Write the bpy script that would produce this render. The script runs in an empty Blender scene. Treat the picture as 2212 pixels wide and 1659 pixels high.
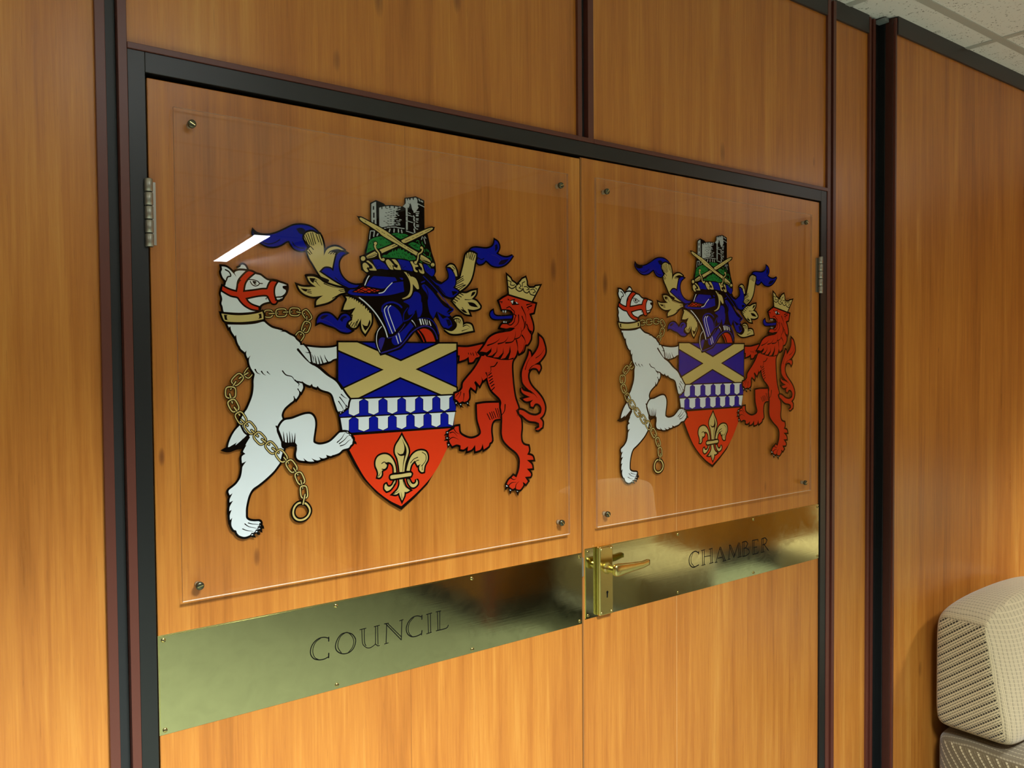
import bpy, bmesh, math, random
from mathutils import Matrix, Vector
from mathutils.geometry import tessellate_polygon
S = bpy.context.scene
col = S.collection
HZ = 1.52          # camera height above the floor (m); the door faces lie in the plane y = 0

# ---------------------------------------------------------------- camera, world, exposure
cam = bpy.data.cameras.new('camera'); co = bpy.data.objects.new('camera', cam); col.objects.link(co)
cam.sensor_width = 36.0; cam.sensor_fit = 'HORIZONTAL'; cam.lens = 36.0 * 1797.53 / 2212.0
cam.clip_start = 0.02
RT = [[0.7956275, -0.6057382, -0.0076231], [-0.0239273, -0.0188492, -0.999536], [0.6053134, 0.7954408, -0.0294906]]
m = Matrix(((RT[0][0], -RT[1][0], -RT[2][0], 0.0), (RT[0][1], -RT[1][1], -RT[2][1], -1.29),
            (RT[0][2], -RT[1][2], -RT[2][2], HZ), (0, 0, 0, 1)))
co.matrix_world = m
S.camera = co
w = bpy.data.worlds.new('world'); S.world = w; w.use_nodes = True
w.node_tree.nodes['Background'].inputs[0].default_value = (0.9, 0.95, 1.0, 1)
w.node_tree.nodes['Background'].inputs[1].default_value = 0.05
S.view_settings.view_transform = 'Standard'; S.view_settings.look = 'None'
S.view_settings.gamma = 1.0; S.view_settings.use_curve_mapping = False
S.view_settings.exposure = 0.25
LAMP_NEAR = 4.5; LAMP_FAR = 30.0; TROFFER_W = 126.0; TROFFER_SPREAD = 116   # ceiling lights: panel glow, louvred beam

# ---------------------------------------------------------------- helpers
def lin(r, g, b):
    f = lambda v: ((v / 255.0 + 0.055) / 1.055) ** 2.4 if v > 10.31 else v / 255.0 / 12.92
    return (f(r), f(g), f(b), 1.0)

def mat(name, rgb, rough=0.5, metal=0.0, spec=0.5, emit=0.0, coat=0.0):
    M = bpy.data.materials.new(name); M.use_nodes = True
    b = M.node_tree.nodes['Principled BSDF']
    c = rgb if len(rgb) == 4 else (*rgb, 1)
    b.inputs['Base Color'].default_value = c
    b.inputs['Roughness'].default_value = rough
    b.inputs['Metallic'].default_value = metal
    b.inputs['Specular IOR Level'].default_value = spec
    b.inputs['Coat Weight'].default_value = coat
    if emit:
        b.inputs['Emission Color'].default_value = c
        b.inputs['Emission Strength'].default_value = emit
    return M

def N(M, t, **kw):
    n = M.node_tree.nodes.new(t)
    for k, v in kw.items():
        setattr(n, k, v)
    return n

def L(M, a, b): M.node_tree.links.new(a, b)

def pos_vec(M, scale, off=(0, 0, 0)):
    g = N(M, 'ShaderNodeNewGeometry'); mp = N(M, 'ShaderNodeMapping')
    mp.inputs['Scale'].default_value = scale; mp.inputs['Location'].default_value = off
    L(M, g.outputs['Position'], mp.inputs['Vector'])
    return mp.outputs['Vector']

def math_n(M, op, a, b=None):
    n = N(M, 'ShaderNodeMath', operation=op)
    for i, v in enumerate((a, b)):
        if v is None: continue
        if isinstance(v, (int, float)): n.inputs[i].default_value = v
        else: L(M, v, n.inputs[i])
    return n.outputs[0]

def noise(M, vec, scale=1.0, detail=3.0, rough=0.55, dist=0.0):
    n = N(M, 'ShaderNodeTexNoise'); n.inputs['Scale'].default_value = scale
    n.inputs['Detail'].default_value = detail; n.inputs['Roughness'].default_value = rough
    n.inputs['Distortion'].default_value = dist
    L(M, vec, n.inputs['Vector']); return n.outputs['Fac']

def ramp(M, fac, stops):
    r = N(M, 'ShaderNodeValToRGB'); e = r.color_ramp.elements
    e[0].position, e[0].color = stops[0]; e[1].position, e[1].color = stops[-1]
    for p, c in stops[1:-1]:
        x = e.new(p); x.color = c
    L(M, fac, r.inputs['Fac']); return r.outputs['Color']

def mixc(M, fac, a, b, mode='MIX'):
    n = N(M, 'ShaderNodeMix', data_type='RGBA', blend_type=mode)
    for s, v in ((0, fac), (6, a), (7, b)):
        if isinstance(v, (int, float)): n.inputs[s].default_value = v
        elif isinstance(v, tuple): n.inputs[s].default_value = v
        else: L(M, v, n.inputs[s])
    return n.outputs[2]

def wood(name, seed, knots=(), joints=(), tone=1.0, rough=0.31):
    """vertical-grain varnished veneer; knots = (x, z, size), joints = (x, half width, lighter?)"""
    M = mat(name, (1, 1, 1), rough, spec=0.5)
    b = M.node_tree.nodes['Principled BSDF']
    broad = noise(M, pos_vec(M, (7, 7, .7), (seed * 3.1, 0, seed)), 1.0, 3, .5, .6)
    mid = noise(M, pos_vec(M, (42, 42, 1.6), (seed, 0, seed * 2)), 1.0, 4, .62, .5)
    fine = noise(M, pos_vec(M, (230, 230, 7), (seed * 5, 0, 0)), 1.0, 3, .7)
    fleck = noise(M, pos_vec(M, (420, 420, 16), (seed * 7, 0, 3)), 1.0, 2, .5)
    s = math_n(M, 'ADD', math_n(M, 'MULTIPLY', broad, .40), math_n(M, 'MULTIPLY', mid, .38))
    s = math_n(M, 'ADD', s, math_n(M, 'MULTIPLY', fine, .22))
    c = ramp(M, s, [(.33, lin(150, 88, 30)), (.46, lin(181, 111, 42)), (.54, lin(194, 125, 49)), (.68, lin(213, 152, 70))])
    # thin dark pores
    pore = math_n(M, 'GREATER_THAN', fleck, .68)
    c = mixc(M, math_n(M, 'MULTIPLY', pore, .22), c, lin(120, 66, 26))
    geo = N(M, 'ShaderNodeNewGeometry'); sep = N(M, 'ShaderNodeSeparateXYZ'); L(M, geo.outputs['Position'], sep.inputs[0])
    for kx, kz, ks in knots:
        dx = math_n(M, 'DIVIDE', math_n(M, 'SUBTRACT', sep.outputs['X'], kx), ks * .55)
        dz = math_n(M, 'DIVIDE', math_n(M, 'SUBTRACT', sep.outputs['Z'], kz + HZ), ks * 1.6)
        d = math_n(M, 'ADD', math_n(M, 'MULTIPLY', dx, dx), math_n(M, 'MULTIPLY', dz, dz))
        d = math_n(M, 'ADD', d, math_n(M, 'MULTIPLY', math_n(M, 'SUBTRACT', mid, .5), 3.0))
        f = math_n(M, 'MAXIMUM', math_n(M, 'SUBTRACT', 1.0, d), 0.0)
        c = mixc(M, math_n(M, 'MULTIPLY', f, .55), c, lin(98, 52, 24))
    for jx, hw, k in joints:
        d = math_n(M, 'ABSOLUTE', math_n(M, 'SUBTRACT', sep.outputs['X'], jx))
        f = math_n(M, 'LESS_THAN', d, hw)
        c = mixc(M, math_n(M, 'MULTIPLY', f, abs(k)), c, lin(238, 190, 125) if k > 0 else lin(105, 58, 24))
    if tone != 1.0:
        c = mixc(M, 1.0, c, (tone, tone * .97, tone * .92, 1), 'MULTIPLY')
    L(M, c, b.inputs['Base Color'])
    r = math_n(M, 'ADD', math_n(M, 'MULTIPLY', mid, .18), rough - .09); L(M, r, b.inputs['Roughness'])
    bp = N(M, 'ShaderNodeBump'); bp.inputs['Strength'].default_value = .05; bp.inputs['Distance'].default_value = .002
    L(M, fine, bp.inputs['Height']); L(M, bp.outputs[0], b.inputs['Normal'])
    return M

def obj(name, verts, faces, m, parent=None, smooth=False, bevel=0.0, seg=2, loc=(0, 0, 0)):
    me = bpy.data.meshes.new(name); me.from_pydata(verts, [], faces); me.update()
    o = bpy.data.objects.new(name, me); col.objects.link(o); o.location = loc
    for mm in (m if isinstance(m, (list, tuple)) else [m]): me.materials.append(mm)
    if parent: o.parent = parent
    if smooth:
        for p in me.polygons: p.use_smooth = True
    if bevel:
        b = o.modifiers.new('bevel', 'BEVEL'); b.width = bevel; b.segments = seg; b.limit_method = 'ANGLE'
        b.harden_normals = False
    return o

def bxv(V, F, x0, x1, y0, y1, z0, z1):
    n = len(V)
    V += [(x0, y0, z0), (x1, y0, z0), (x1, y1, z0), (x0, y1, z0), (x0, y0, z1), (x1, y0, z1), (x1, y1, z1), (x0, y1, z1)]
    F += [(n, n + 3, n + 2, n + 1), (n + 4, n + 5, n + 6, n + 7), (n, n + 1, n + 5, n + 4), (n + 1, n + 2, n + 6, n + 5),
          (n + 2, n + 3, n + 7, n + 6), (n + 3, n, n + 4, n + 7)]

def box(name, m, x0, x1, y0, y1, z0, z1, parent=None, bevel=0.0, seg=2):
    V, F = [], []; bxv(V, F, x0, x1, y0, y1, z0, z1)
    return obj(name, V, F, m, parent, bevel=bevel, seg=seg)

def boxes(name, m, L_, parent=None, bevel=0.0):
    V, F = [], []
    for b in L_: bxv(V, F, *b)
    return obj(name, V, F, m, parent, bevel=bevel)

def wbox(name, m, x0, x1, y0, y1, z0, z1, **k):   # z measured from eye level
    return box(name, m, x0, x1, y0, y1, z0 + HZ, z1 + HZ, **k)

def struct(o, label=None):
    o['kind'] = 'structure'
    if label: o['label'] = label
    return o

def empty(name, loc, label, cat, group=None):
    o = bpy.data.objects.new(name, None); col.objects.link(o); o.location = loc
    o['label'] = label; o['category'] = cat; o.empty_display_size = .05
    if group: o['group'] = group
    return o

def lathe(name, m, prof, parent=None, axis='y', n=28, loc=(0, 0, 0)):
    """profile (radius, distance towards the room) turned about an axis through loc"""
    V, F = [], []
    for r, d in prof:
        for i in range(n):
            a = 2 * math.pi * i / n
            V.append((r * math.cos(a), -d, r * math.sin(a)) if axis == 'y' else (r * math.cos(a), r * math.sin(a), d))
    for k in range(len(prof) - 1):
        for i in range(n):
            j = (i + 1) % n
            F.append((k * n + i, k * n + j, (k + 1) * n + j, (k + 1) * n + i))
    F.append(tuple(range(n))[::-1]); F.append(tuple((len(prof) - 1) * n + i for i in range(n)))
    o = obj(name, V, F, m, parent, loc=loc)
    bm = bmesh.new(); bm.from_mesh(o.data); bmesh.ops.recalc_face_normals(bm, faces=bm.faces); bm.to_mesh(o.data); bm.free()
    for p in o.data.polygons: p.use_smooth = len(p.vertices) == 4
    return o

# ---------------------------------------------------------------- materials
maroon = mat('maroon_metal', lin(92, 46, 35), .34, spec=.55)
charcoal = mat('charcoal_metal', lin(34, 36, 38), .4)
blackpaint = mat('black_paint', lin(19, 21, 22), .34, spec=.6)
darktrim = mat('dark_trim', lin(44, 39, 40), .4)
voidm = mat('shadow_gap', (0.004, 0.004, 0.004, 1), .9, spec=.1)
steel = mat('satin_steel', lin(168, 164, 152), .38, metal=.85)
def brushed(name, rgb, rough, dirt):
    M = mat(name, rgb, rough, metal=1.0); b = M.node_tree.nodes['Principled BSDF']
    n1 = noise(M, pos_vec(M, (26, 26, 30)), 1.0, 5, .65, 1.2)
    n2 = noise(M, pos_vec(M, (9, 9, 260)), 1.0, 2, .5)
    L(M, mixc(M, math_n(M, 'MULTIPLY', n1, dirt), rgb, tuple(v * .72 for v in rgb[:3]) + (1,)), b.inputs['Base Color'])
    L(M, math_n(M, 'ADD', math_n(M, 'MULTIPLY', n1, .14), rough - .06), b.inputs['Roughness'])
    bp = N(M, 'ShaderNodeBump'); bp.inputs['Strength'].default_value = .012; bp.inputs['Distance'].default_value = .001
    L(M, n2, bp.inputs['Height']); L(M, bp.outputs[0], b.inputs['Normal'])
    return M
brass = brushed('aged_brass_plate', lin(190, 188, 138), .07, .9)
brass2 = brushed('worn_brass', lin(214, 196, 120), .24, .6)
brassedge = mat('polished_brass_edge', lin(240, 228, 160), .22, metal=1.0)
domem = mat('dull_metal_cap', lin(92, 92, 74), .3, metal=.9)
slotm = mat('screw_slot', lin(18, 16, 12), .6)
engr = mat('engraved_enamel', lin(12, 12, 8), .7, spec=.1)

def half_clear(name, rgb, k):
    M = bpy.data.materials.new(name); M.use_nodes = True; nt = M.node_tree; nt.nodes.clear()
    out = nt.nodes.new('ShaderNodeOutputMaterial'); a = nt.nodes.new('ShaderNodeBsdfTransparent'); d = nt.nodes.new('ShaderNodeBsdfDiffuse')
    m_ = nt.nodes.new('ShaderNodeMixShader'); m_.inputs[0].default_value = k; d.inputs[0].default_value = rgb
    nt.links.new(a.outputs[0], m_.inputs[1]); nt.links.new(d.outputs[0], m_.inputs[2]); nt.links.new(m_.outputs[0], out.inputs[0])
    return M
acr_side = half_clear('shaded_acrylic_side', lin(186, 146, 120), .55)  # brown tint paints in the shadow line along the sheet's edges
# clear acrylic: straight-through sheet with a Fresnel gloss
acr = bpy.data.materials.new('clear_acrylic'); acr.use_nodes = True
nt = acr.node_tree; nt.nodes.clear()
out = nt.nodes.new('ShaderNodeOutputMaterial'); tr = nt.nodes.new('ShaderNodeBsdfTransparent'); gl = nt.nodes.new('ShaderNodeBsdfGlossy')
mx = nt.nodes.new('ShaderNodeMixShader')
gl.inputs['Roughness'].default_value = .0; tr.inputs[0].default_value = (.98, .975, .97, 1)
gl.inputs['Color'].default_value = (1, 1, 1, 1)
g_ = nt.nodes.new('ShaderNodeNewGeometry'); dt = nt.nodes.new('ShaderNodeVectorMath'); dt.operation = 'DOT_PRODUCT'
nt.links.new(g_.outputs['Incoming'], dt.inputs[0]); nt.links.new(g_.outputs['Normal'], dt.inputs[1])
om = math_n(acr, 'SUBTRACT', 1.0, math_n(acr, 'ABSOLUTE', dt.outputs['Value']))
fz = math_n(acr, 'ADD', .038, math_n(acr, 'MULTIPLY', math_n(acr, 'POWER', om, 5.0), .962))   # Schlick Fresnel, the same from both sides
nt.links.new(fz, mx.inputs[0]); nt.links.new(tr.outputs[0], mx.inputs[1]); nt.links.new(gl.outputs[0], mx.inputs[2]); nt.links.new(mx.outputs[0], out.inputs[0])
acr_edge = mat('lit_acrylic_edge', lin(255, 246, 226), .4, spec=.5)  # near-white colour on the bottom edge stands in for its inner glow
acr_back = bpy.data.materials.new('acrylic_rear_face'); acr_back.use_nodes = True
nt = acr_back.node_tree; nt.nodes.clear(); out = nt.nodes.new('ShaderNodeOutputMaterial'); tr = nt.nodes.new('ShaderNodeBsdfTransparent'); nt.links.new(tr.outputs[0], out.inputs[0])

ART = {'w': mat('print_white', lin(226, 236, 240), .6, spec=0.0), 'W': mat('print_highlight', lin(238, 244, 252), .6, spec=0.0),
       'k': mat('print_black', lin(14, 11, 9), .6, spec=0.0), 'g': mat('print_gold', lin(208, 188, 118), .6, spec=0.0),
       'b': mat('print_blue', lin(12, 26, 160), .6, spec=0.0), 'p': mat('print_violet_blue', lin(48, 44, 150), .6, spec=0.0),
       'r': mat('print_red', lin(206, 52, 26), .6, spec=0.0), 'R': mat('print_scarlet', lin(222, 60, 26), .6, spec=0.0),
       's': mat('print_stone_grey', lin(176, 182, 182), .6, spec=0.0), 'n': mat('print_green', lin(34, 124, 56), .6, spec=0.0),
       'K': mat('print_navy', lin(14, 16, 44), .6, spec=0.0)}
ARTK = list(ART)

# ---------------------------------------------------------------- wall, posts and frame
FL = -HZ; CE = .970; TRZ = .919
woodL = wood('veneer_left_wall', 1.3)
woodA = wood('veneer_above_left', 4.7, knots=((.70, .62, .02), (.86, .66, .016), (.62, .50, .014)))
woodB = wood('veneer_above_right', 7.9, knots=((1.62, .49, .018), (2.0, .52, .01)))
woodD1 = wood('veneer_left_door', 2.2, knots=((.545, .19, .026), (.50, .12, .014), (1.09, .18, .016), (.33, -.14, .008), (.47, -.31, .010)),
              joints=((.748, .0006, -.5), (1.119, .0005, -.35)))
woodD2 = wood('veneer_right_door', 5.5, knots=((1.232, .16, .016), (1.70, .14, .012), (1.79, -.33, .012)),
              joints=((1.455, .0010, .4), (1.76, .0006, -.3)))
woodS = wood('veneer_side_strip', 9.1)
woodR = wood('veneer_right_wall', 11.6, knots=((2.60, .02, .006), (2.50, -.95, .02)))
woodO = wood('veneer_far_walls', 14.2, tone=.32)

def W_(n, mt, x0, x1, y0, y1, z0, z1, label=None, **k):
    return struct(wbox(n, mt, x0, x1, y0, y1, z0, z1, **k), label)
W_('wall_left', woodL, -1.45, .2506, 0, .03, FL, TRZ, 'warm veneer wall panel left of the double door')
W_('wall_above_door', woodA, .2925, 1.1522, 0, .03, .448, TRZ, 'veneer panel above the left door leaf')
W_('wall_above_door.001', woodB, 1.1955, 2.054, 0, .03, .448, TRZ, 'veneer panel above the right door leaf')
W_('wall_side', woodS, 2.0944, 2.263, 0, .03, FL, TRZ, 'narrow veneer strip between the door post and the thick dark column')
W_('wall_right', woodR, 2.3375, 5.2, -.045, .03, FL, TRZ, 'veneer wall behind the armchair')
W_('wall_backing', voidm, -1.45, 2.34, .045, .07, FL, CE)
tr_i = [0]
def trim(mt, L_, label=None, bevel=.0008):
    tr_i[0] += 1
    return struct(boxes('trim_%d' % tr_i[0], mt, [(a, b, c, d, e + HZ, f + HZ) for a, b, c, d, e, f in L_], bevel=bevel), label)
def post(x0, a, b, x1, z0, z1, label):
    r = struct(boxes('trim_%d' % (tr_i[0] + 1), [maroon, charcoal], [(x0, a, -.007, .04, z0 + HZ, z1 + HZ), (b, x1, -.007, .04, z0 + HZ, z1 + HZ), (a, b, .006, .04, z0 + HZ, z1 + HZ)], bevel=.0008), label)
    tr_i[0] += 1
    for p in list(r.data.polygons)[12:18]: p.material_index = 1
    return r
post(.2506, .2641, .2800, .2925, FL, CE - .005, 'maroon and charcoal grooved post left of the doors')
post(2.054, 2.0690, 2.0810, 2.0944, FL, CE - .005, 'maroon and charcoal grooved post right of the doors')
post(2.263, 2.2730, 2.2840, 2.2956, FL, CE - .005, 'grooved post beside the thick dark column')
post(1.1522, 1.1630, 1.1800, 1.1955, .457, TRZ, 'slim mullion above the doors')
trim(blackpaint, [(2.2956, 2.326, .002, .04, FL, CE - .005)], 'dark recess strip of the column')
trim(blackpaint, [(2.326, 2.3365, -.018, .04, FL, CE - .005)], 'black half of the thick dark column')
trim(mat('column_brown', lin(66, 34, 26), .4), [(2.3275, 2.3370, -.041, -.018, FL, CE - .005)], 'dark brown half of the thick column')
trim(maroon, [(2.3290, 2.3375, -.048, -.041, FL, CE - .005)], 'maroon edge bead of the column')
trim(darktrim, [(-1.45, .2506, -.006, .03, TRZ, CE), (.2925, 1.1522, -.006, .03, TRZ, CE), (1.1955, 2.054, -.006, .03, TRZ, CE), (2.0944, 2.263, -.006, .03, TRZ, CE)], 'dark cornice band along the ceiling')
trim(darktrim, [(2.3375, 5.2, -.051, .03, TRZ, CE)], 'dark cornice band above the right wall')
trim(maroon, [(.2925, 1.1522, -.008, .03, .448, .457), (1.1522, 1.1955, -.0075, .03, .448, .457), (1.1955, 2.054, -.008, .03, .448, .457)], 'maroon bead over the door head')
trim(blackpaint, [(.2925, .3166, -.005, .03, FL, .448), (2.0275, 2.054, -.005, .03, FL, .448), (.3166, 2.0275, -.005, .03, .4188, .448)], 'black painted door frame')
trim(darktrim, [(-1.45, .2506, -.012, 0, FL, FL + .09), (2.0944, 2.263, -.012, 0, FL, FL + .09)], 'dark skirting at the wall foot')

# ---------------------------------------------------------------- doors
d1 = struct(wbox('door_1', woodD1, .3195, 1.1618, 0, .04, FL + .006, .4132, bevel=.0012), 'left leaf of the veneered double door')
d2 = struct(wbox('door_2', woodD2, 1.1668, 2.0262, 0, .04, FL + .006, .4165, bevel=.0012), 'right leaf of the veneered double door with lever handle')
st = wbox('meeting_edge', mat('edge_timber', lin(150, 100, 50), .45), 1.1636, 1.1668, .001, .02, FL + .006, .4165, parent=d2)
latch = wbox('latch_plate', steel, 1.1619, 1.1664, -.0012, .010, -.456, -.416, parent=d2, bevel=.0006)
def hinge(x, y, z0, z1, door, label):
    h = (z1 - z0) / 5.0
    g = .0006
    k = wbox('hinge', steel, x - .011, x + .011, y + .0055, y + .0085, z0 + .004, z1 - .004, parent=door); k['label'] = label
    for i in range(5):
        r = .0058
        lathe('hinge_knuckle', steel, [(r - .0008, z0 + i * h + g), (r, z0 + i * h + g + .0008), (r, z0 + (i + 1) * h - g - .0008), (r - .0008, z0 + (i + 1) * h - g)], k, axis='z', n=20, loc=(x, y, HZ))
    lathe('hinge_pin', slotm, [(.0042, z0 + .0003), (.0042, z1 - .0003)], k, axis='z', n=14, loc=(x, y, HZ))
hinge(.3172, -.0085, .1668, .2662, d1, 'worn steel butt hinge with five knuckles')
hinge(2.0200, -.0085, .1710, .2700, d2, 'worn steel butt hinge with five knuckles')

# ---------------------------------------------------------------- floor, ceiling, rest of the room
def nz(name, c1, c2, sc, rough=.9, bump=.0):
    M = mat(name, c1, rough); b = M.node_tree.nodes['Principled BSDF']
    n = noise(M, pos_vec(M, (sc, sc, sc)), 1.0, 4, .6)
    L(M, mixc(M, n, c1, c2), b.inputs['Base Color'])
    if bump:
        bp = N(M, 'ShaderNodeBump'); bp.inputs['Strength'].default_value = bump; bp.inputs['Distance'].default_value = .003
        L(M, n, bp.inputs['Height']); L(M, bp.outputs[0], b.inputs['Normal'])
    return M
carpet = nz('grey_green_carpet', lin(92, 96, 82), lin(106, 110, 94), 300, bump=.2)
struct(box('floor', carpet, -3, 7.2, -8, .1, -.04, 0))
# mineral fibre tiles with pits, and the metal grid
tile = mat('mineral_fibre_tile', lin(196, 196, 188), .85); tb = tile.node_tree.nodes['Principled BSDF']
na = noise(tile, pos_vec(tile, (60, 60, 60)), 1.0, 3, .6, 1.5); nb = noise(tile, pos_vec(tile, (170, 170, 170)), 1.0, 2, .5)
pit = math_n(tile, 'MULTIPLY', math_n(tile, 'GREATER_THAN', na, .60), math_n(tile, 'GREATER_THAN', nb, .52))
L(tile, mixc(tile, pit, lin(236, 237, 234), lin(150, 150, 146)), tb.inputs['Base Color'])
bp = N(tile, 'ShaderNodeBump'); bp.inputs['Strength'].default_value = .5; bp.inputs['Distance'].default_value = .003; bp.invert = True
L(tile, pit, bp.inputs['Height']); L(tile, bp.outputs[0], tb.inputs['Normal'])
struct(box('ceiling', tile, -3, 7.2, -8, .1, CE + HZ, CE + HZ + .03), 'white mineral fibre ceiling tiles')
gridm = mat('grid_metal', lin(186, 188, 182), .45)
GL = []
xk = 2.150 - .605 * 8
while xk < 7.1:
    GL.append((xk - .012, xk + .012, -8, .0, CE - .0025, CE + .004)); xk += .605
yk = -.148
while yk > -8:
    GL.append((-3, 7.2, yk - .012, yk + .012, CE - .0035, CE + .003)); yk -= .605
trim(gridm, GL, 'pale metal grid of the suspended ceiling', bevel=0)
trim(mat('edge_angle', lin(120, 128, 128), .5), [(2.302, 2.325, -.03, .0, CE - .014, CE - .0045)], 'loose bit of ceiling edge angle at the column top')
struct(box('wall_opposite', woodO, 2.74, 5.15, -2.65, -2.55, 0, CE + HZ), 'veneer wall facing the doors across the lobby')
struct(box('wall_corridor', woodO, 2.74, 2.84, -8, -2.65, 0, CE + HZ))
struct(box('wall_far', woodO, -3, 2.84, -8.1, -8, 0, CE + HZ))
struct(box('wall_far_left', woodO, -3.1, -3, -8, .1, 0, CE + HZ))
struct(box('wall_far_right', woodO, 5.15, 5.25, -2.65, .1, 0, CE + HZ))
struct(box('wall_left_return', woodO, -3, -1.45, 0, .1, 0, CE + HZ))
trim(darktrim, [(2.728, 5.15, -2.55, -2.538, FL, FL + .13), (2.728, 2.74, -8, -2.55, FL, FL + .13), (5.138, 5.15, -2.538, -.06, FL, FL + .13)], 'dark skirting of the lobby walls')
trim(maroon, [(2.715, 2.765, -2.575, -2.525, FL, CE - .005)], 'maroon corner post of the lobby wall')

diff = mat('tube_diffuser', lin(245, 250, 255), .5); 
def lampmat(n, s):
    M = mat(n, (1, 1, 1), .5); b = M.node_tree.nodes['Principled BSDF']
    b.inputs['Emission Color'].default_value = (.92, .97, 1.0, 1); b.inputs['Emission Strength'].default_value = s
    return M
lm_n = lampmat('near_tube_light', LAMP_NEAR); lm_f = lampmat('far_tube_light', LAMP_FAR)
whitem = mat('white_lamp_housing', lin(225, 225, 220), .4)
def lamp(x, y0, y1, hw, em, label):
    z = CE + HZ
    t = empty('ceiling_light', (x, (y0 + y1) / 2, z - .004), label, 'ceiling light', 'strip lights on the ceiling')
    l = (y1 - y0) / 2
    boxes('lamp_housing', whitem, [(-hw - .02, -hw, -l - .03, l + .03, -.008, 0), (hw, hw + .02, -l - .03, l + .03, -.008, 0)], parent=t)
    box('lamp_diffuser', em, -hw, hw, -l, l, -.006, 0, parent=t)
    t.rotation_euler = (0, 0, math.radians(8.4))
    return t
def troffer(x0, y0, em, label, wx=.605, wy=.605, power=TROFFER_W):
    t = empty('ceiling_light', (x0 + wx / 2, y0 + wy / 2, CE + HZ - .003), label, 'ceiling light', 'square light panels in the ceiling')
    a, b = wx / 2 - .012, wy / 2 - .012
    boxes('light_frame', whitem, [(-a, a, -b, -b + .02, -.010, 0), (-a, a, b - .02, b, -.010, 0), (-a, -a + .02, -b + .02, b - .02, -.010, 0), (a - .02, a, -b + .02, b - .02, -.010, 0)], parent=t)
    box('light_panel', em, -a + .02, a - .02, -b + .02, b - .02, -.005, 0, parent=t)
    ld = bpy.data.lights.new('louvred_light', 'AREA'); ld.shape = 'RECTANGLE'; ld.size = 2 * a - .05; ld.size_y = 2 * b - .05
    ld.energy = power; ld.spread = math.radians(TROFFER_SPREAD); ld.color = (.90, .97, 1.0)
    lo = bpy.data.objects.new('louvred_light', ld); col.objects.link(lo); lo.parent = t; lo.location = (0, 0, -.012)
strip = lamp(2.495, -6.81, -4.99, .062, lm_f, 'long strip light down the corridor, mirrored in the left acrylic panel')
troffer(.335, -1.963, lm_n, 'square light panel in the ceiling in front of the left wall')
troffer(3.965, -1.963, lm_n, 'square light panel in the ceiling in front of the armchair')
troffer(-1.48, -1.963, lm_n, 'added square light panel at the far left, out of view for fill light')  # extra panel out of view, added to fill the ambient light
troffer(-.27, -4.383, lm_n, 'added square light panel behind the camera, unseen fill light')  # another unseen panel, put in for general fill

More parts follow.
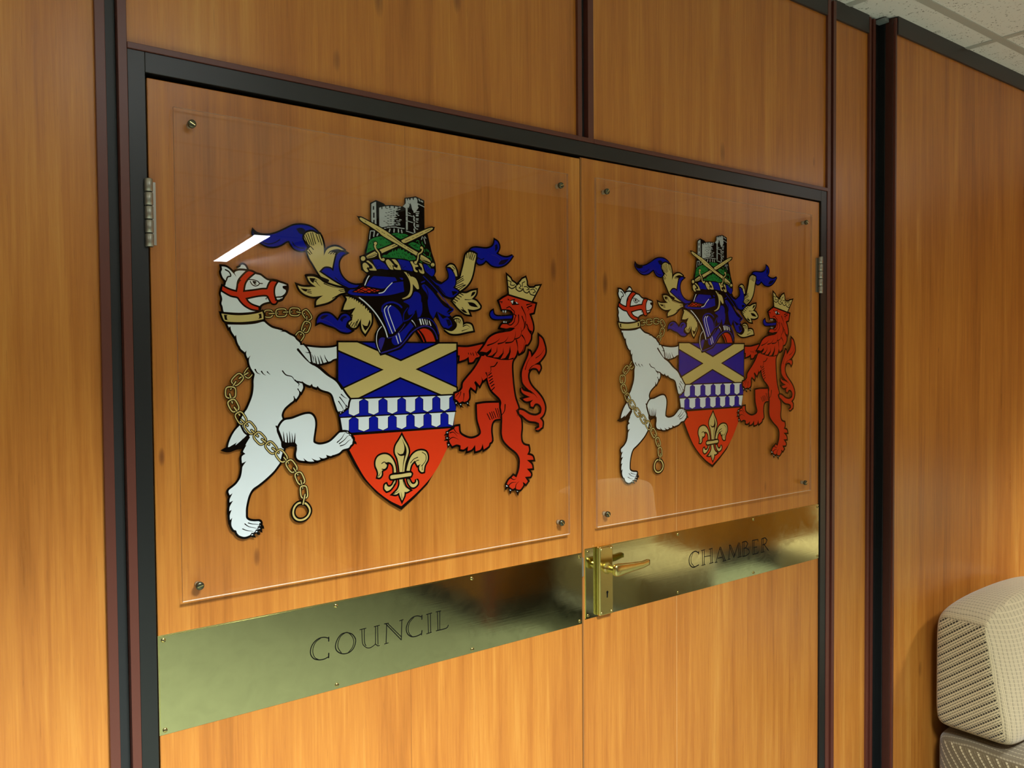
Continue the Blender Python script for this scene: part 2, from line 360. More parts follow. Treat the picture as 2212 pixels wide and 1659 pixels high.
# ---------------------------------------------------------------- drawing the printed arms
DATA = '''@chain
LC k 437 -2396,677 -2399,649 -2405,636 -2416,627 -2432,621 -2464,618 -2496,619 -2512,624 -2522,633 -2528,646 -2529,673 -2527,701 -2520,714 -2510,723 -2494,729 -2462,732 -2430,731 -2414,726 -2404,717 -2398,704
LC g 159 -2396,677 -2399,649 -2405,636 -2416,627 -2432,621 -2464,618 -2496,619 -2512,624 -2522,633 -2528,646 -2529,673 -2527,701 -2520,714 -2510,723 -2494,729 -2462,732 -2430,731 -2414,726 -2404,717 -2398,704
L k 457 -2453,675 -2308,689
L g 159 -2453,675 -2308,689
LC k 441 -2162,703 -2164,672 -2171,657 -2185,646 -2206,639 -2249,634 -2291,632 -2312,637 -2327,645 -2335,659 -2339,689 -2338,719 -2330,734 -2317,745 -2296,752 -2253,758 -2210,759 -2189,755 -2175,747 -2166,733
LC g 160 -2162,703 -2164,672 -2171,657 -2185,646 -2206,639 -2249,634 -2291,632 -2312,637 -2327,645 -2335,659 -2339,689 -2338,719 -2330,734 -2317,745 -2296,752 -2253,758 -2210,759 -2189,755 -2175,747 -2166,733
L k 462 -2214,707 -2072,716
L g 161 -2214,707 -2072,716
LC k 446 -1939,717 -1943,686 -1952,672 -1966,662 -1986,656 -2027,654 -2068,657 -2088,663 -2101,673 -2108,687 -2109,718 -2105,748 -2096,763 -2082,773 -2062,778 -2021,780 -1980,778 -1960,772 -1947,762 -1940,747
LC g 162 -1939,717 -1943,686 -1952,672 -1966,662 -1986,656 -2027,654 -2068,657 -2088,663 -2101,673 -2108,687 -2109,718 -2105,748 -2096,763 -2082,773 -2062,778 -2021,780 -1980,778 -1960,772 -1947,762 -1940,747
L k 467 -1992,718 -1853,692
L g 162 -1992,718 -1853,692
LC k 450 -1763,599 -1787,586 -1804,586 -1819,592 -1836,607 -1862,641 -1886,677 -1894,698 -1895,714 -1888,728 -1867,745 -1843,758 -1827,759 -1811,752 -1795,738 -1768,703 -1744,667 -1736,647 -1735,630 -1742,616
LC g 164 -1763,599 -1787,586 -1804,586 -1819,592 -1836,607 -1862,641 -1886,677 -1894,698 -1895,714 -1888,728 -1867,745 -1843,758 -1827,759 -1811,752 -1795,738 -1768,703 -1744,667 -1736,647 -1735,630 -1742,616
L k 471 -1818,647 -1820,529
L g 164 -1818,647 -1820,529
LC k 450 -1869,392 -1897,405 -1908,417 -1912,434 -1910,456 -1895,497 -1877,538 -1863,556 -1849,566 -1831,570 -1801,563 -1772,551 -1761,538 -1757,521 -1759,499 -1774,457 -1792,417 -1806,399 -1821,388 -1838,385
LC g 164 -1869,392 -1897,405 -1908,417 -1912,434 -1910,456 -1895,497 -1877,538 -1863,556 -1849,566 -1831,570 -1801,563 -1772,551 -1761,538 -1757,521 -1759,499 -1774,457 -1792,417 -1806,399 -1821,388 -1838,385
L k 470 -1851,457 -1928,348
L g 184 -1851,457 -1928,348
LC k 448 -2009,241 -2033,260 -2040,275 -2040,291 -2032,311 -2008,347 -1981,380 -1963,394 -1946,400 -1929,398 -1902,384 -1879,365 -1871,350 -1871,334 -1879,314 -1904,278 -1931,245 -1949,231 -1965,225 -1982,227
LC g 163 -2009,241 -2033,260 -2040,275 -2040,291 -2032,311 -2008,347 -1981,380 -1963,394 -1946,400 -1929,398 -1902,384 -1879,365 -1871,350 -1871,334 -1879,314 -1904,278 -1931,245 -1949,231 -1965,225 -1982,227
LC k 432 -2841,-322 -2863,-304 -2869,-289 -2869,-273 -2862,-254 -2840,-220 -2814,-189 -2798,-176 -2783,-171 -2767,-173 -2742,-187 -2720,-206 -2713,-220 -2713,-236 -2720,-256 -2743,-290 -2769,-321 -2785,-334 -2800,-339 -2816,-337
LC g 157 -2841,-322 -2863,-304 -2869,-289 -2869,-273 -2862,-254 -2840,-220 -2814,-189 -2798,-176 -2783,-171 -2767,-173 -2742,-187 -2720,-206 -2713,-220 -2713,-236 -2720,-256 -2743,-290 -2769,-321 -2785,-334 -2800,-339 -2816,-337
L k 449 -2946,-340 -2806,-255
L g 195 -2946,-340 -2806,-255
LC k 429 -3044,-424 -3063,-400 -3067,-383 -3063,-365 -3051,-345 -3019,-311 -2983,-280 -2963,-268 -2944,-265 -2927,-269 -2903,-290 -2884,-314 -2879,-331 -2883,-349 -2896,-370 -2929,-404 -2964,-435 -2985,-446 -3003,-450 -3020,-445
LC g 175 -3044,-424 -3063,-400 -3067,-383 -3063,-365 -3051,-345 -3019,-311 -2983,-280 -2963,-268 -2944,-265 -2927,-269 -2903,-290 -2884,-314 -2879,-331 -2883,-349 -2896,-370 -2929,-404 -2964,-435 -2985,-446 -3003,-450 -3020,-445
L k 446 -3081,-507 -2999,-390
L g 194 -3081,-507 -2999,-390
@shield
P k 0 -1301,256 1121,246 1117,-113 1103,-577 1085,-925 1012,-1270 998,-1320 898,-1626 814,-1782 608,-2099 442,-2322 178,-2533 -100,-2724 -331,-2583 -598,-2368 -835,-2111 -1009,-1849 -1145,-1593 -1249,-1292 -1312,-930 -1317,-509
P b 0 -1267,228 1096,220 1086,-594 1074,-716 -1091,-732 -1278,-510
P g 307 -1265,228 -920,230 -78,-96 713,217 1096,220 1094,110 218,-240 1088,-597 1087,-657 1025,-702 759,-707 -94,-374 -922,-712 -1084,-715 -1278,-588 -418,-240 -1267,102
P b 0 -1085,-739 1035,-735 1081,-760 1063,-1024 1013,-1300 -1024,-1299 -1216,-1284 -1251,-1056 -1279,-938 -1095,-867
P w 98 -1161,-735 -823,-734 -899,-772 -901,-974 -1002,-1013 -1091,-976 -1088,-778
P w 99 -795,-735 -454,-733 -530,-773 -532,-973 -624,-1012 -725,-975 -722,-779
P w 101 -425,-734 -82,-733 -158,-773 -161,-972 -261,-1012 -354,-974 -352,-779
P w 102 -52,-734 273,-733 202,-774 199,-971 108,-1011 14,-973 17,-779
P w 104 304,-734 633,-733 561,-774 559,-970 458,-1011 371,-972 373,-780
P w 105 665,-734 999,-732 926,-774 923,-969 820,-1011 733,-971 735,-780
P w 97 -1247,-1042 -1033,-1038 -1095,-1080 -1097,-1234 -1105,-1273 -1204,-1296
P w 98 -988,-1031 -639,-1029 -717,-1067 -719,-1249 -817,-1288 -916,-1250 -913,-1075
P w 100 -610,-1030 -276,-1029 -350,-1068 -352,-1251 -447,-1290 -541,-1252 -539,-1075
P w 101 -246,-1030 92,-1029 17,-1068 15,-1252 -75,-1291 -176,-1253 -174,-1076
P w 103 123,-1030 442,-1029 372,-1069 370,-1253 281,-1293 188,-1254 190,-1076
P w 105 473,-1030 804,-1029 731,-1069 729,-1254 642,-1295 541,-1255 543,-1077
P w 106 835,-1034 1056,-1033 998,-1290 905,-1255 907,-1086
L k 250 -1093,-720 1046,-716
L k 233 -1268,-1030 1073,-1029
L k 265 -1213,-1315 1008,-1315
F R 0 -1013,-1346 967,-1335 917,-1476 888,-1647 811,-1803 646,-2055 443,-2271 178,-2477 -103,-2657 -330,-2534 -574,-2343 -787,-2116 -950,-1853 -1098,-1575 -1039,-1504
@fleur_de_lis
F g 324 -243,-2050 -248,-1956 -290,-1881 -358,-1853 -420,-1875 -377,-1901 -397,-1954 -446,-1978 -483,-2002 -484,-2067 -522,-2108 -564,-2102 -551,-2039 -568,-1972 -598,-1904 -597,-1817 -553,-1745 -467,-1713 -381,-1719 -307,-1763 -246,-1846 -210,-1948 -199,-2049
F g 327 10,-2039 31,-1957 64,-1870 123,-1774 214,-1714 318,-1699 410,-1728 449,-1799 448,-1878 407,-1943 380,-1998 366,-2087 320,-2089 277,-2046 276,-1978 309,-1941 237,-1965 209,-1916 186,-1869 108,-1941 74,-2045
F g 324 -213,-2180 -220,-2224 -264,-2286 -328,-2346 -390,-2362 -432,-2314 -425,-2248 -398,-2235 -376,-2275 -327,-2291 -277,-2263 -245,-2211
F g 327 28,-2192 46,-2261 103,-2334 167,-2346 233,-2301 236,-2245 208,-2209 207,-2254 168,-2289 116,-2279 78,-2230 66,-2201
F g 325 -138,-2182 -132,-2255 -152,-2320 -190,-2371 -266,-2428 -204,-2439 -141,-2410 -129,-2467 -86,-2560 -40,-2476 -37,-2409 12,-2417 76,-2393 0,-2335 -37,-2264 -62,-2184
F g 325 -77,-1403 -27,-1495 35,-1600 60,-1691 46,-1757 20,-1822 -13,-1909 -34,-2052 -129,-2049 -141,-1943 -170,-1807 -213,-1715 -218,-1638 -192,-1562 -128,-1478
F k 0 -84,-1447 -40,-1528 9,-1632 14,-1721 -19,-1819 -52,-1950 -60,-2044 -72,-2043 -58,-1905 -31,-1762 -88,-1769 -144,-1748 -181,-1690 -119,-1734 -56,-1727 -29,-1662 -35,-1573
F g 323 -318,-2121 -287,-2091 -98,-2089 80,-2079 116,-2105 99,-2140 -99,-2149 -275,-2158 -310,-2147
L k 164 -482,-1870 -432,-1847 -377,-1879 -378,-1934 -422,-1974 -477,-1967
L k 135 185,-1925 212,-1882 264,-1870
L k 158 245,-1817 161,-1844 95,-1907
L k 136 338,-1734 409,-1785 415,-1876 368,-1940 315,-1981
T k 153 -546,-2084 -515,-2043 -502,-2000
T k 158 334,-2051 341,-1983 361,-1940
T k 156 -62,-2195 -44,-2275 13,-2358
T k 155 -254,-2420 -178,-2395 -134,-2366
T k 156 -85,-2516 -97,-2448 -109,-2402
T k 155 -290,-2328 -252,-2276 -232,-2201
T k 157 53,-2205 71,-2263 103,-2300
@bear
F w 325 -1840,161 -1709,145 -1544,135 -1387,143 -1301,162 -1301,-37 -1367,-55 -1424,-88 -1547,-119 -1659,-138 -1724,-133 -1756,-55 -1776,38 -1819,120
T k 268 -1730,-143 -1717,-35 -1738,27
T k 269 -1659,-149 -1679,-45 -1695,22
T k 269 -1603,-139 -1624,-56 -1643,4
T k 270 -1548,-124 -1580,-35 -1599,19
T k 271 -1463,-99 -1502,-36 -1523,25
T k 453 -1736,-148 -1592,-144 -1480,-109 -1311,-68
F w 307 -2951,1360 -2901,1387 -2889,1414 -2863,1426 -2822,1406 -2794,1354 -2843,1359 -2921,1357
F w 327 -3187,1377 -3129,1373 -3077,1347 -3029,1302 -2996,1270 -2981,1305 -2922,1329 -2843,1332 -2784,1326 -2715,1320 -2655,1289 -2585,1276 -2535,1241 -2485,1209 -2434,1197 -2382,1200 -2321,1193 -2269,1174 -2217,1163 -2155,1141 -2150,1091 -2172,1020 -2210,968 -2242,917 -2305,894 -2367,892 -2429,870 -2491,856 -2542,838 -2583,813 -2603,785 -2614,725 -2715,698 -2933,677 -3166,685 -3175,709 -3183,766 -3200,813 -3186,871 -3195,928 -3206,966 -3178,1054 -3134,1094 -3127,1133 -3111,1158 -3147,1180 -3175,1217 -3189,1254 -3197,1292 -3181,1331
F w 353 -3113,491 -3093,446 -3068,465 -3055,393 -3003,311 -2983,336 -2970,239 -2942,171 -2928,157 -2914,118 -2850,64 -2823,93 -2831,30 -2807,-29 -2762,15 -2788,-49 -2779,-127 -2751,-196 -2712,-256 -2700,-286 -2719,-374 -2720,-473 -2732,-571 -2753,-649 -2790,-737 -2831,-824 -2861,-862 -2922,-957 -2964,-1072 -2906,-1173 -2838,-1227 -2809,-1263 -2865,-1343 -2890,-1390 -2890,-1383 -2853,-1390 -2891,-1451 -2907,-1489 -2868,-1522 -2928,-1562 -2925,-1665 -2857,-1639 -2916,-1715 -2925,-1763 -2938,-1841 -2958,-1898 -2989,-1944 -3029,-1989 -3088,-2032 -3132,-2062 -3143,-2095 -3124,-2144 -3080,-2119 -3125,-2204 -3129,-2257 -3074,-2234 -3127,-2321 -3135,-2390 -3099,-2373 -3130,-2457 -3126,-2531 -3091,-2499 -3107,-2567 -3103,-2627 -3070,-2690 -3036,-2704 -3022,-2745 -2984,-2790 -2915,-2821 -2855,-2817 -2795,-2795 -2754,-2771 -2704,-2748 -2673,-2712 -2652,-2674 -2646,-2635 -2671,-2607 -2752,-2597 -2821,-2578 -2861,-2549 -2878,-2517 -2879,-2458 -2876,-2379 -2856,-2282 -2835,-2206 -2799,-2130 -2753,-2075 -2681,-2033 -2589,-1972 -2496,-1901 -2412,-1828 -2348,-1752 -2311,-1700 -2283,-1596 -2245,-1477 -2275,-1415 -2279,-1352 -2319,-1238 -2354,-1125 -2269,-1054 -2258,-1009 -2273,-948 -2251,-878 -2208,-820 -2122,-752 -2068,-713 -2060,-653 -2025,-695 -1987,-645 -1970,-594 -1991,-532 -1938,-585 -1902,-514 -1914,-443 -1924,-401 -1839,-467 -1785,-487 -1749,-452 -1725,-499 -1675,-521 -1647,-490 -1609,-538 -1532,-571 -1465,-589 -1409,-622 -1376,-675 -1355,-749 -1322,-845 -1300,-909 -1267,-942 -1221,-934 -1163,-894 -1116,-864 -1103,-790 -1079,-728 -1136,-662 -1193,-581 -1238,-511 -1327,-414 -1439,-349 -1550,-254 -1659,-169 -1768,-117 -1832,-44 -1917,38 -1981,107 -1894,160 -1942,186 -1947,216 -2010,271 -2041,312 -2125,351 -2198,391 -2282,389 -2235,407 -2302,426 -2395,448 -2456,481 -2506,520 -2552,547 -2678,512 -2848,494 -2995,491
F w 0 -2001,160 -1872,181 -1776,89 -1723,-35 -1719,-138 -1779,-111 -1875,-13 -1960,79
T k 407 -1980,109 -1875,-13 -1768,-117 -1703,-153
L k 286 -1882,201 -1808,120 -1766,27 -1751,-76 -1724,-138
T k 226 -1765,58 -1820,58 -1857,68
L k 267 -1768,-106 -1626,-190 -1483,-307 -1316,-415 -1215,-554
T k 256 -2691,-207 -2661,-257 -2606,-283
T k 238 -2590,-238 -2561,-278 -2520,-301
T k 199 -2497,-245 -2474,-270 -2446,-292
T k 221 -2245,-235 -2189,-300 -2094,-327 -2052,-378 -2010,-410 -1914,-432
T k 264 -2037,-389 -1968,-451 -1985,-492
L k 244 -2010,-410 -1914,-432 -1839,-475 -1730,-509 -1610,-548
T k 204 -1991,-532 -1959,-584 -1944,-605
T k 183 -2060,-653 -2057,-693 -2063,-729
F w 310 -2949,-1071 -3024,-1147 -3084,-1241 -3124,-1335 -3140,-1409 -3086,-1379 -2998,-1334 -3028,-1381 -2928,-1309 -2908,-1257 -2914,-1320 -2838,-1236 -2897,-1184
F k 144 -2828,-1237 -2809,-1268 -2860,-1343 -2891,-1400 -2931,-1429 -3009,-1433 -3097,-1461 -3165,-1461 -3227,-1439 -3164,-1412 -3116,-1411 -3057,-1381 -3028,-1393 -2969,-1356 -2889,-1292
F w 370 -2227,-1031 -2105,-1014 -1998,-981 -1890,-951 -1803,-946 -1748,-973 -1711,-1036 -1701,-1120 -1714,-1223 -1732,-1325 -1739,-1397 -1723,-1429 -1646,-1460 -1546,-1457 -1444,-1427 -1364,-1369 -1272,-1290 -1226,-1283 -1180,-1280 -1111,-1300 -1065,-1356 -1025,-1423 -1038,-1486 -1074,-1512 -1109,-1553 -1213,-1572 -1283,-1625 -1386,-1654 -1391,-1648 -1437,-1666 -1515,-1639 -1504,-1682 -1572,-1697 -1643,-1666 -1616,-1709 -1683,-1720 -1776,-1676 -1727,-1732 -1837,-1723 -1917,-1660 -1893,-1713 -1988,-1690 -2030,-1646 -2038,-1584 -2023,-1514 -2027,-1452 -2058,-1407 -2133,-1412 -2228,-1411 -2258,-1353 -2299,-1249 -2323,-1177 -2301,-1108
F k 81 -2279,-1331 -2253,-1373 -2196,-1398 -2111,-1403 -2058,-1407 -2027,-1450 -2070,-1459 -2133,-1450 -2229,-1479 -2276,-1445
T k 303 -2233,-1405 -2242,-1293 -2251,-1207
T k 264 -2180,-1399 -2184,-1297 -2195,-1230
T k 264 -2138,-1401 -2142,-1300 -2147,-1208
T k 265 -2101,-1404 -2097,-1323 -2107,-1241
T k 347 -2069,-1406 -2057,-1335 -2050,-1244
L k 261 -2364,-1117 -2329,-1187 -2279,-1321 -2259,-1414
T k 190 -1314,-1446 -1228,-1378 -1181,-1307 -1146,-1293
T k 190 -1275,-1470 -1182,-1412 -1123,-1352 -1077,-1345
T k 190 -1258,-1508 -1172,-1487 -1101,-1428 -1043,-1416
F w 156 -1031,-1374 -1019,-1386 -1037,-1401
F w 156 -1014,-1445 -991,-1468 -1020,-1468
F w 155 -1151,-1282 -1116,-1278 -1105,-1300
F w 156 -1094,-1317 -1065,-1326 -1059,-1346
F k 64 -1030,-1348 -996,-1382 -990,-1420 -1025,-1412
F k 64 -1020,-1434 -973,-1458 -962,-1496 -1015,-1477
T k 190 -1228,-643 -1171,-693 -1114,-716
T k 190 -1257,-690 -1196,-766 -1145,-842 -1145,-884
T k 190 -1278,-758 -1231,-828 -1192,-903 -1210,-934
F w 155 -1133,-848 -1116,-864 -1137,-879
F w 155 -1192,-909 -1186,-930 -1204,-935
F w 154 -1256,-943 -1233,-944 -1244,-965
T k 158 -2842,-2611 -2772,-2637 -2692,-2654 -2652,-2684
T k 158 -2897,-2618 -2833,-2671 -2733,-2704 -2683,-2730
T k 157 -2933,-2693 -2854,-2733 -2784,-2747 -2754,-2771
F w 170 -2652,-2659 -2623,-2683 -2657,-2684
F w 170 -2678,-2706 -2648,-2725 -2683,-2735
F w 170 -2714,-2751 -2682,-2778 -2729,-2774
F w 169 -2785,-2792 -2757,-2815 -2800,-2812
F k 80 -2646,-2645 -2606,-2690 -2597,-2727 -2637,-2706
F k 80 -2668,-2732 -2632,-2737 -2628,-2782 -2663,-2758
F k 80 -2704,-2777 -2664,-2788 -2669,-2817 -2705,-2802
F k 79 -2796,-2825 -2755,-2815 -2736,-2848 -2776,-2840
L k 211 -3130,1330 -3078,1304 -3050,1257 -3055,1233 -3098,1221 -3117,1172
T k 212 -3048,1339 -2991,1275 -2968,1233
F r 281 -3178,1073 -3111,1038 -3035,1012 -2957,996 -2941,1074 -2925,1162 -2875,1233 -2804,1305 -2754,1327 -2685,1307 -2766,1239 -2816,1178 -2847,1108 -2864,1000 -2690,1027 -2558,1053 -2477,1061 -2456,1107 -2424,1168 -2383,1190 -2321,1183 -2363,1111 -2375,1011 -2356,922 -2326,873 -2347,843 -2399,846 -2439,909 -2479,967 -2610,962 -2831,909 -2792,847 -2724,800 -2624,769 -2624,730 -2734,746 -2833,797 -2901,863 -2949,924 -3055,944 -3188,1015
F k 0 -2955,1142 -2914,1202 -2885,1174 -2910,1163 -2926,1124
L k 156 -2786,1199 -2697,1198 -2627,1178 -2597,1149 -2552,1147
L k 157 -2747,1171 -2718,1124 -2668,1102 -2618,1119 -2597,1149
F k 0 -2712,1183 -2657,1176 -2647,1157 -2673,1146 -2638,1133 -2673,1121 -2703,1154
F k 0 -2223,1123 -2128,1142 -2124,1102 -2140,1051 -2167,1050 -2177,1065 -2218,1088
L k 219 -2351,937 -2304,944 -2242,952 -2178,999 -2151,1061
L k 200 -2346,893 -2284,895 -2247,916
T k 179 -2479,927 -2505,907 -2480,888
@collar
F g 304 -3204,658 -3089,644 -2934,638 -2776,652 -2635,680 -2564,705 -2547,658 -2546,589 -2698,556 -2897,534 -3053,533 -3154,546 -3186,603
F k 0 -3166,640 -3109,635 -3124,614 -3115,566 -3081,555 -3153,563
F k 0 -2626,666 -2580,675 -2571,603 -2627,589 -2611,627
@chain
LC k 427 -3085,-643 -3123,-639 -3142,-630 -3154,-616 -3161,-595 -3163,-553 -3159,-511 -3152,-491 -3139,-478 -3120,-470 -3082,-468 -3044,-472 -3025,-481 -3012,-495 -3005,-516 -3004,-558 -3007,-600 -3015,-621 -3027,-634 -3046,-642
LC g 194 -3085,-643 -3123,-639 -3142,-630 -3154,-616 -3161,-595 -3163,-553 -3159,-511 -3152,-491 -3139,-478 -3120,-470 -3082,-468 -3044,-472 -3025,-481 -3012,-495 -3005,-516 -3004,-558 -3007,-600 -3015,-621 -3027,-634 -3046,-642
L k 446 -3099,-579 -3060,-717
L g 213 -3099,-579 -3060,-717
LC k 428 -3001,-845 -3032,-857 -3050,-856 -3066,-847 -3082,-829 -3105,-789 -3124,-746 -3128,-723 -3126,-705 -3115,-690 -3087,-673 -3057,-662 -3039,-663 -3022,-671 -3006,-689 -2983,-729 -2964,-772 -2960,-795 -2962,-813 -2973,-828
LC g 194 -3001,-845 -3032,-857 -3050,-856 -3066,-847 -3082,-829 -3105,-789 -3124,-746 -3128,-723 -3126,-705 -3115,-690 -3087,-673 -3057,-662 -3039,-663 -3022,-671 -3006,-689 -2983,-729 -2964,-772 -2960,-795 -2962,-813 -2973,-828
L k 448 -3032,-786 -2949,-914
L g 214 -3032,-786 -2949,-914
LC k 430 -2882,-1040 -2912,-1053 -2930,-1053 -2947,-1045 -2964,-1028 -2989,-989 -3011,-947 -3018,-925 -3017,-906 -3008,-891 -2982,-873 -2953,-860 -2935,-860 -2918,-868 -2901,-884 -2875,-924 -2852,-965 -2846,-988 -2847,-1007 -2856,-1022
LC g 176 -2882,-1040 -2912,-1053 -2930,-1053 -2947,-1045 -2964,-1028 -2989,-989 -3011,-947 -3018,-925 -3017,-906 -3008,-891 -2982,-873 -2953,-860 -2935,-860 -2918,-868 -2901,-884 -2875,-924 -2852,-965 -2846,-988 -2847,-1007 -2856,-1022
L k 450 -2931,-981 -2829,-1081
L g 176 -2931,-981 -2829,-1081
LC k 433 -2730,-1198 -2758,-1214 -2777,-1215 -2794,-1209 -2813,-1193 -2843,-1156 -2870,-1117 -2879,-1095 -2879,-1076 -2872,-1060 -2848,-1039 -2820,-1023 -2802,-1021 -2784,-1027 -2765,-1043 -2735,-1080 -2708,-1119 -2699,-1142 -2698,-1160 -2706,-1177
LC g 177 -2730,-1198 -2758,-1214 -2777,-1215 -2794,-1209 -2813,-1193 -2843,-1156 -2870,-1117 -2879,-1095 -2879,-1076 -2872,-1060 -2848,-1039 -2820,-1023 -2802,-1021 -2784,-1027 -2765,-1043 -2735,-1080 -2708,-1119 -2699,-1142 -2698,-1160 -2706,-1177
L k 454 -2769,-1157 -2666,-1259
L g 178 -2769,-1157 -2666,-1259
LC k 437 -2569,-1372 -2597,-1390 -2616,-1393 -2635,-1388 -2655,-1373 -2689,-1337 -2719,-1298 -2730,-1275 -2732,-1256 -2725,-1239 -2702,-1216 -2674,-1197 -2655,-1194 -2636,-1200 -2616,-1214 -2582,-1250 -2551,-1289 -2540,-1312 -2538,-1331 -2545,-1349
LC g 179 -2569,-1372 -2597,-1390 -2616,-1393 -2635,-1388 -2655,-1373 -2689,-1337 -2719,-1298 -2730,-1275 -2732,-1256 -2725,-1239 -2702,-1216 -2674,-1197 -2655,-1194 -2636,-1200 -2616,-1214 -2582,-1250 -2551,-1289 -2540,-1312 -2538,-1331 -2545,-1349
L k 457 -2603,-1311 -2487,-1403
L g 179 -2603,-1311 -2487,-1403
LC k 441 -2386,-1531 -2413,-1548 -2432,-1551 -2451,-1545 -2471,-1531 -2505,-1495 -2535,-1456 -2546,-1434 -2548,-1415 -2542,-1398 -2518,-1375 -2491,-1357 -2472,-1355 -2454,-1360 -2433,-1374 -2399,-1411 -2369,-1450 -2358,-1472 -2356,-1491 -2362,-1508
LC g 180 -2386,-1531 -2413,-1548 -2432,-1551 -2451,-1545 -2471,-1531 -2505,-1495 -2535,-1456 -2546,-1434 -2548,-1415 -2542,-1398 -2518,-1375 -2491,-1357 -2472,-1355 -2454,-1360 -2433,-1374 -2399,-1411 -2369,-1450 -2358,-1472 -2356,-1491 -2362,-1508
L k 461 -2432,-1464 -2333,-1544
L g 180 -2432,-1464 -2333,-1544
LC k 444 -2223,-1683 -2253,-1698 -2272,-1699 -2291,-1692 -2311,-1675 -2343,-1636 -2372,-1594 -2381,-1570 -2382,-1551 -2375,-1535 -2349,-1514 -2320,-1498 -2301,-1496 -2282,-1504 -2262,-1520 -2230,-1560 -2201,-1602 -2191,-1625 -2190,-1645 -2198,-1662
LC g 202 -2223,-1683 -2253,-1698 -2272,-1699 -2291,-1692 -2311,-1675 -2343,-1636 -2372,-1594 -2381,-1570 -2382,-1551 -2375,-1535 -2349,-1514 -2320,-1498 -2301,-1496 -2282,-1504 -2262,-1520 -2230,-1560 -2201,-1602 -2191,-1625 -2190,-1645 -2198,-1662
L k 465 -2247,-1624 -2170,-1723
L g 182 -2247,-1624 -2170,-1723
LC k 448 -2062,-1866 -2093,-1879 -2112,-1879 -2130,-1870 -2149,-1851 -2179,-1809 -2205,-1765 -2213,-1741 -2213,-1722 -2205,-1706 -2178,-1687 -2148,-1674 -2129,-1675 -2111,-1684 -2092,-1702 -2062,-1744 -2035,-1788 -2027,-1812 -2027,-1832 -2036,-1848
LC g 204 -2062,-1866 -2093,-1879 -2112,-1879 -2130,-1870 -2149,-1851 -2179,-1809 -2205,-1765 -2213,-1741 -2213,-1722 -2205,-1706 -2178,-1687 -2148,-1674 -2129,-1675 -2111,-1684 -2092,-1702 -2062,-1744 -2035,-1788 -2027,-1812 -2027,-1832 -2036,-1848
L k 469 -2086,-1810 -2013,-1929
L g 184 -2086,-1810 -2013,-1929
LC k 451 -1940,-2082 -1970,-2089 -1988,-2084 -2004,-2072 -2019,-2051 -2041,-2006 -2059,-1959 -2063,-1935 -2060,-1917 -2050,-1903 -2023,-1891 -1993,-1884 -1975,-1888 -1959,-1900 -1944,-1921 -1922,-1967 -1904,-2014 -1900,-2038 -1902,-2057 -1913,-2070
LC g 205 -1940,-2082 -1970,-2089 -1988,-2084 -2004,-2072 -2019,-2051 -2041,-2006 -2059,-1959 -2063,-1935 -2060,-1917 -2050,-1903 -2023,-1891 -1993,-1884 -1975,-1888 -1959,-1900 -1944,-1921 -1922,-1967 -1904,-2014 -1900,-2038 -1902,-2057 -1913,-2070
L k 472 -1966,-2021 -1934,-2154
L g 185 -1966,-2021 -1934,-2154
LC k 453 -1906,-2320 -1935,-2316 -1950,-2307 -1961,-2291 -1969,-2267 -1975,-2218 -1978,-2169 -1975,-2145 -1967,-2129 -1953,-2120 -1925,-2117 -1895,-2120 -1880,-2129 -1869,-2145 -1861,-2169 -1855,-2218 -1852,-2267 -1855,-2292 -1863,-2307 -1877,-2317
LC g 206 -1906,-2320 -1935,-2316 -1950,-2307 -1961,-2291 -1969,-2267 -1975,-2218 -1978,-2169 -1975,-2145 -1967,-2129 -1953,-2120 -1925,-2117 -1895,-2120 -1880,-2129 -1869,-2145 -1861,-2169 -1855,-2218 -1852,-2267 -1855,-2292 -1863,-2307 -1877,-2317
L k 843 -1959,-2387 -1880,-2416 -1827,-2489 -1817,-2553 -1851,-2621 -1917,-2665 -1993,-2671 -2057,-2642 -2098,-2581 -2103,-2509 -2075,-2440 -2021,-2395 -1959,-2387
L g 288 -1959,-2387 -1880,-2416 -1827,-2489 -1817,-2553 -1851,-2621 -1917,-2665 -1993,-2671 -2057,-2642 -2098,-2581 -2103,-2509 -2075,-2440 -2021,-2395 -1959,-2387
L k 474 -1897,-2259 -1935,-2417
L g 206 -1897,-2259 -1935,-2417
@helmet
P k 0 -1173,1128 -1103,1226 -999,1220 -811,1242 -786,1305 -689,1439 -151,1525 398,1524 648,1437 687,1371 808,1331 903,1359 959,1476 878,1563 947,1624 1055,1539 1109,1392 1093,1219 1176,1165 1105,1069 994,1019 885,1044 804,1069 704,1150 684,1127 777,1022 1007,881 1040,836 950,753 1073,641 1085,526 987,421 865,453 745,588 639,700 605,654 677,542 729,383 727,235 356,238 215,421 46,236 -69,119 -357,32 -486,3 -540,97 -592,227 -590,378 -510,509 -604,712 -698,860 -885,1003 -1071,1027 -1140,1066
F b 0 -741,1195 -680,1289 -582,1380 -460,1436 -338,1432 -253,1366 -191,1303 -279,1255 -403,1168 -585,1176
F b 0 -127,1433 -77,1414 -13,1351 -34,1328 -84,1364
F b 0 -363,1416 -277,1419 -178,1370 -139,1312 -198,1309 -271,1376
F b 0 -223,1269 -16,1307 3,1131 -282,1059 -527,1033 -767,1026 -1002,1032 -1085,1063 -1047,1112 -941,1170 -835,1191 -965,1116 -1013,1077 -766,1063 -502,1069 -404,1097 -329,1166 -279,1234
F r 0 -978,1086 -883,1130 -788,1172 -646,1157 -477,1130 -598,1095 -790,1079
L k 149 -919,1076 -848,1121 -789,1156 -717,1170
L k 148 -954,1111 -790,1081
L k 149 -871,1141 -694,1080
L k 149 -813,1075 -621,1158
L k 150 -765,1168 -598,1089
L k 150 -671,1081 -525,1146
L k 150 -657,1162 -538,1103
L W 171 -764,1208 -721,1309 -678,1375 -627,1430
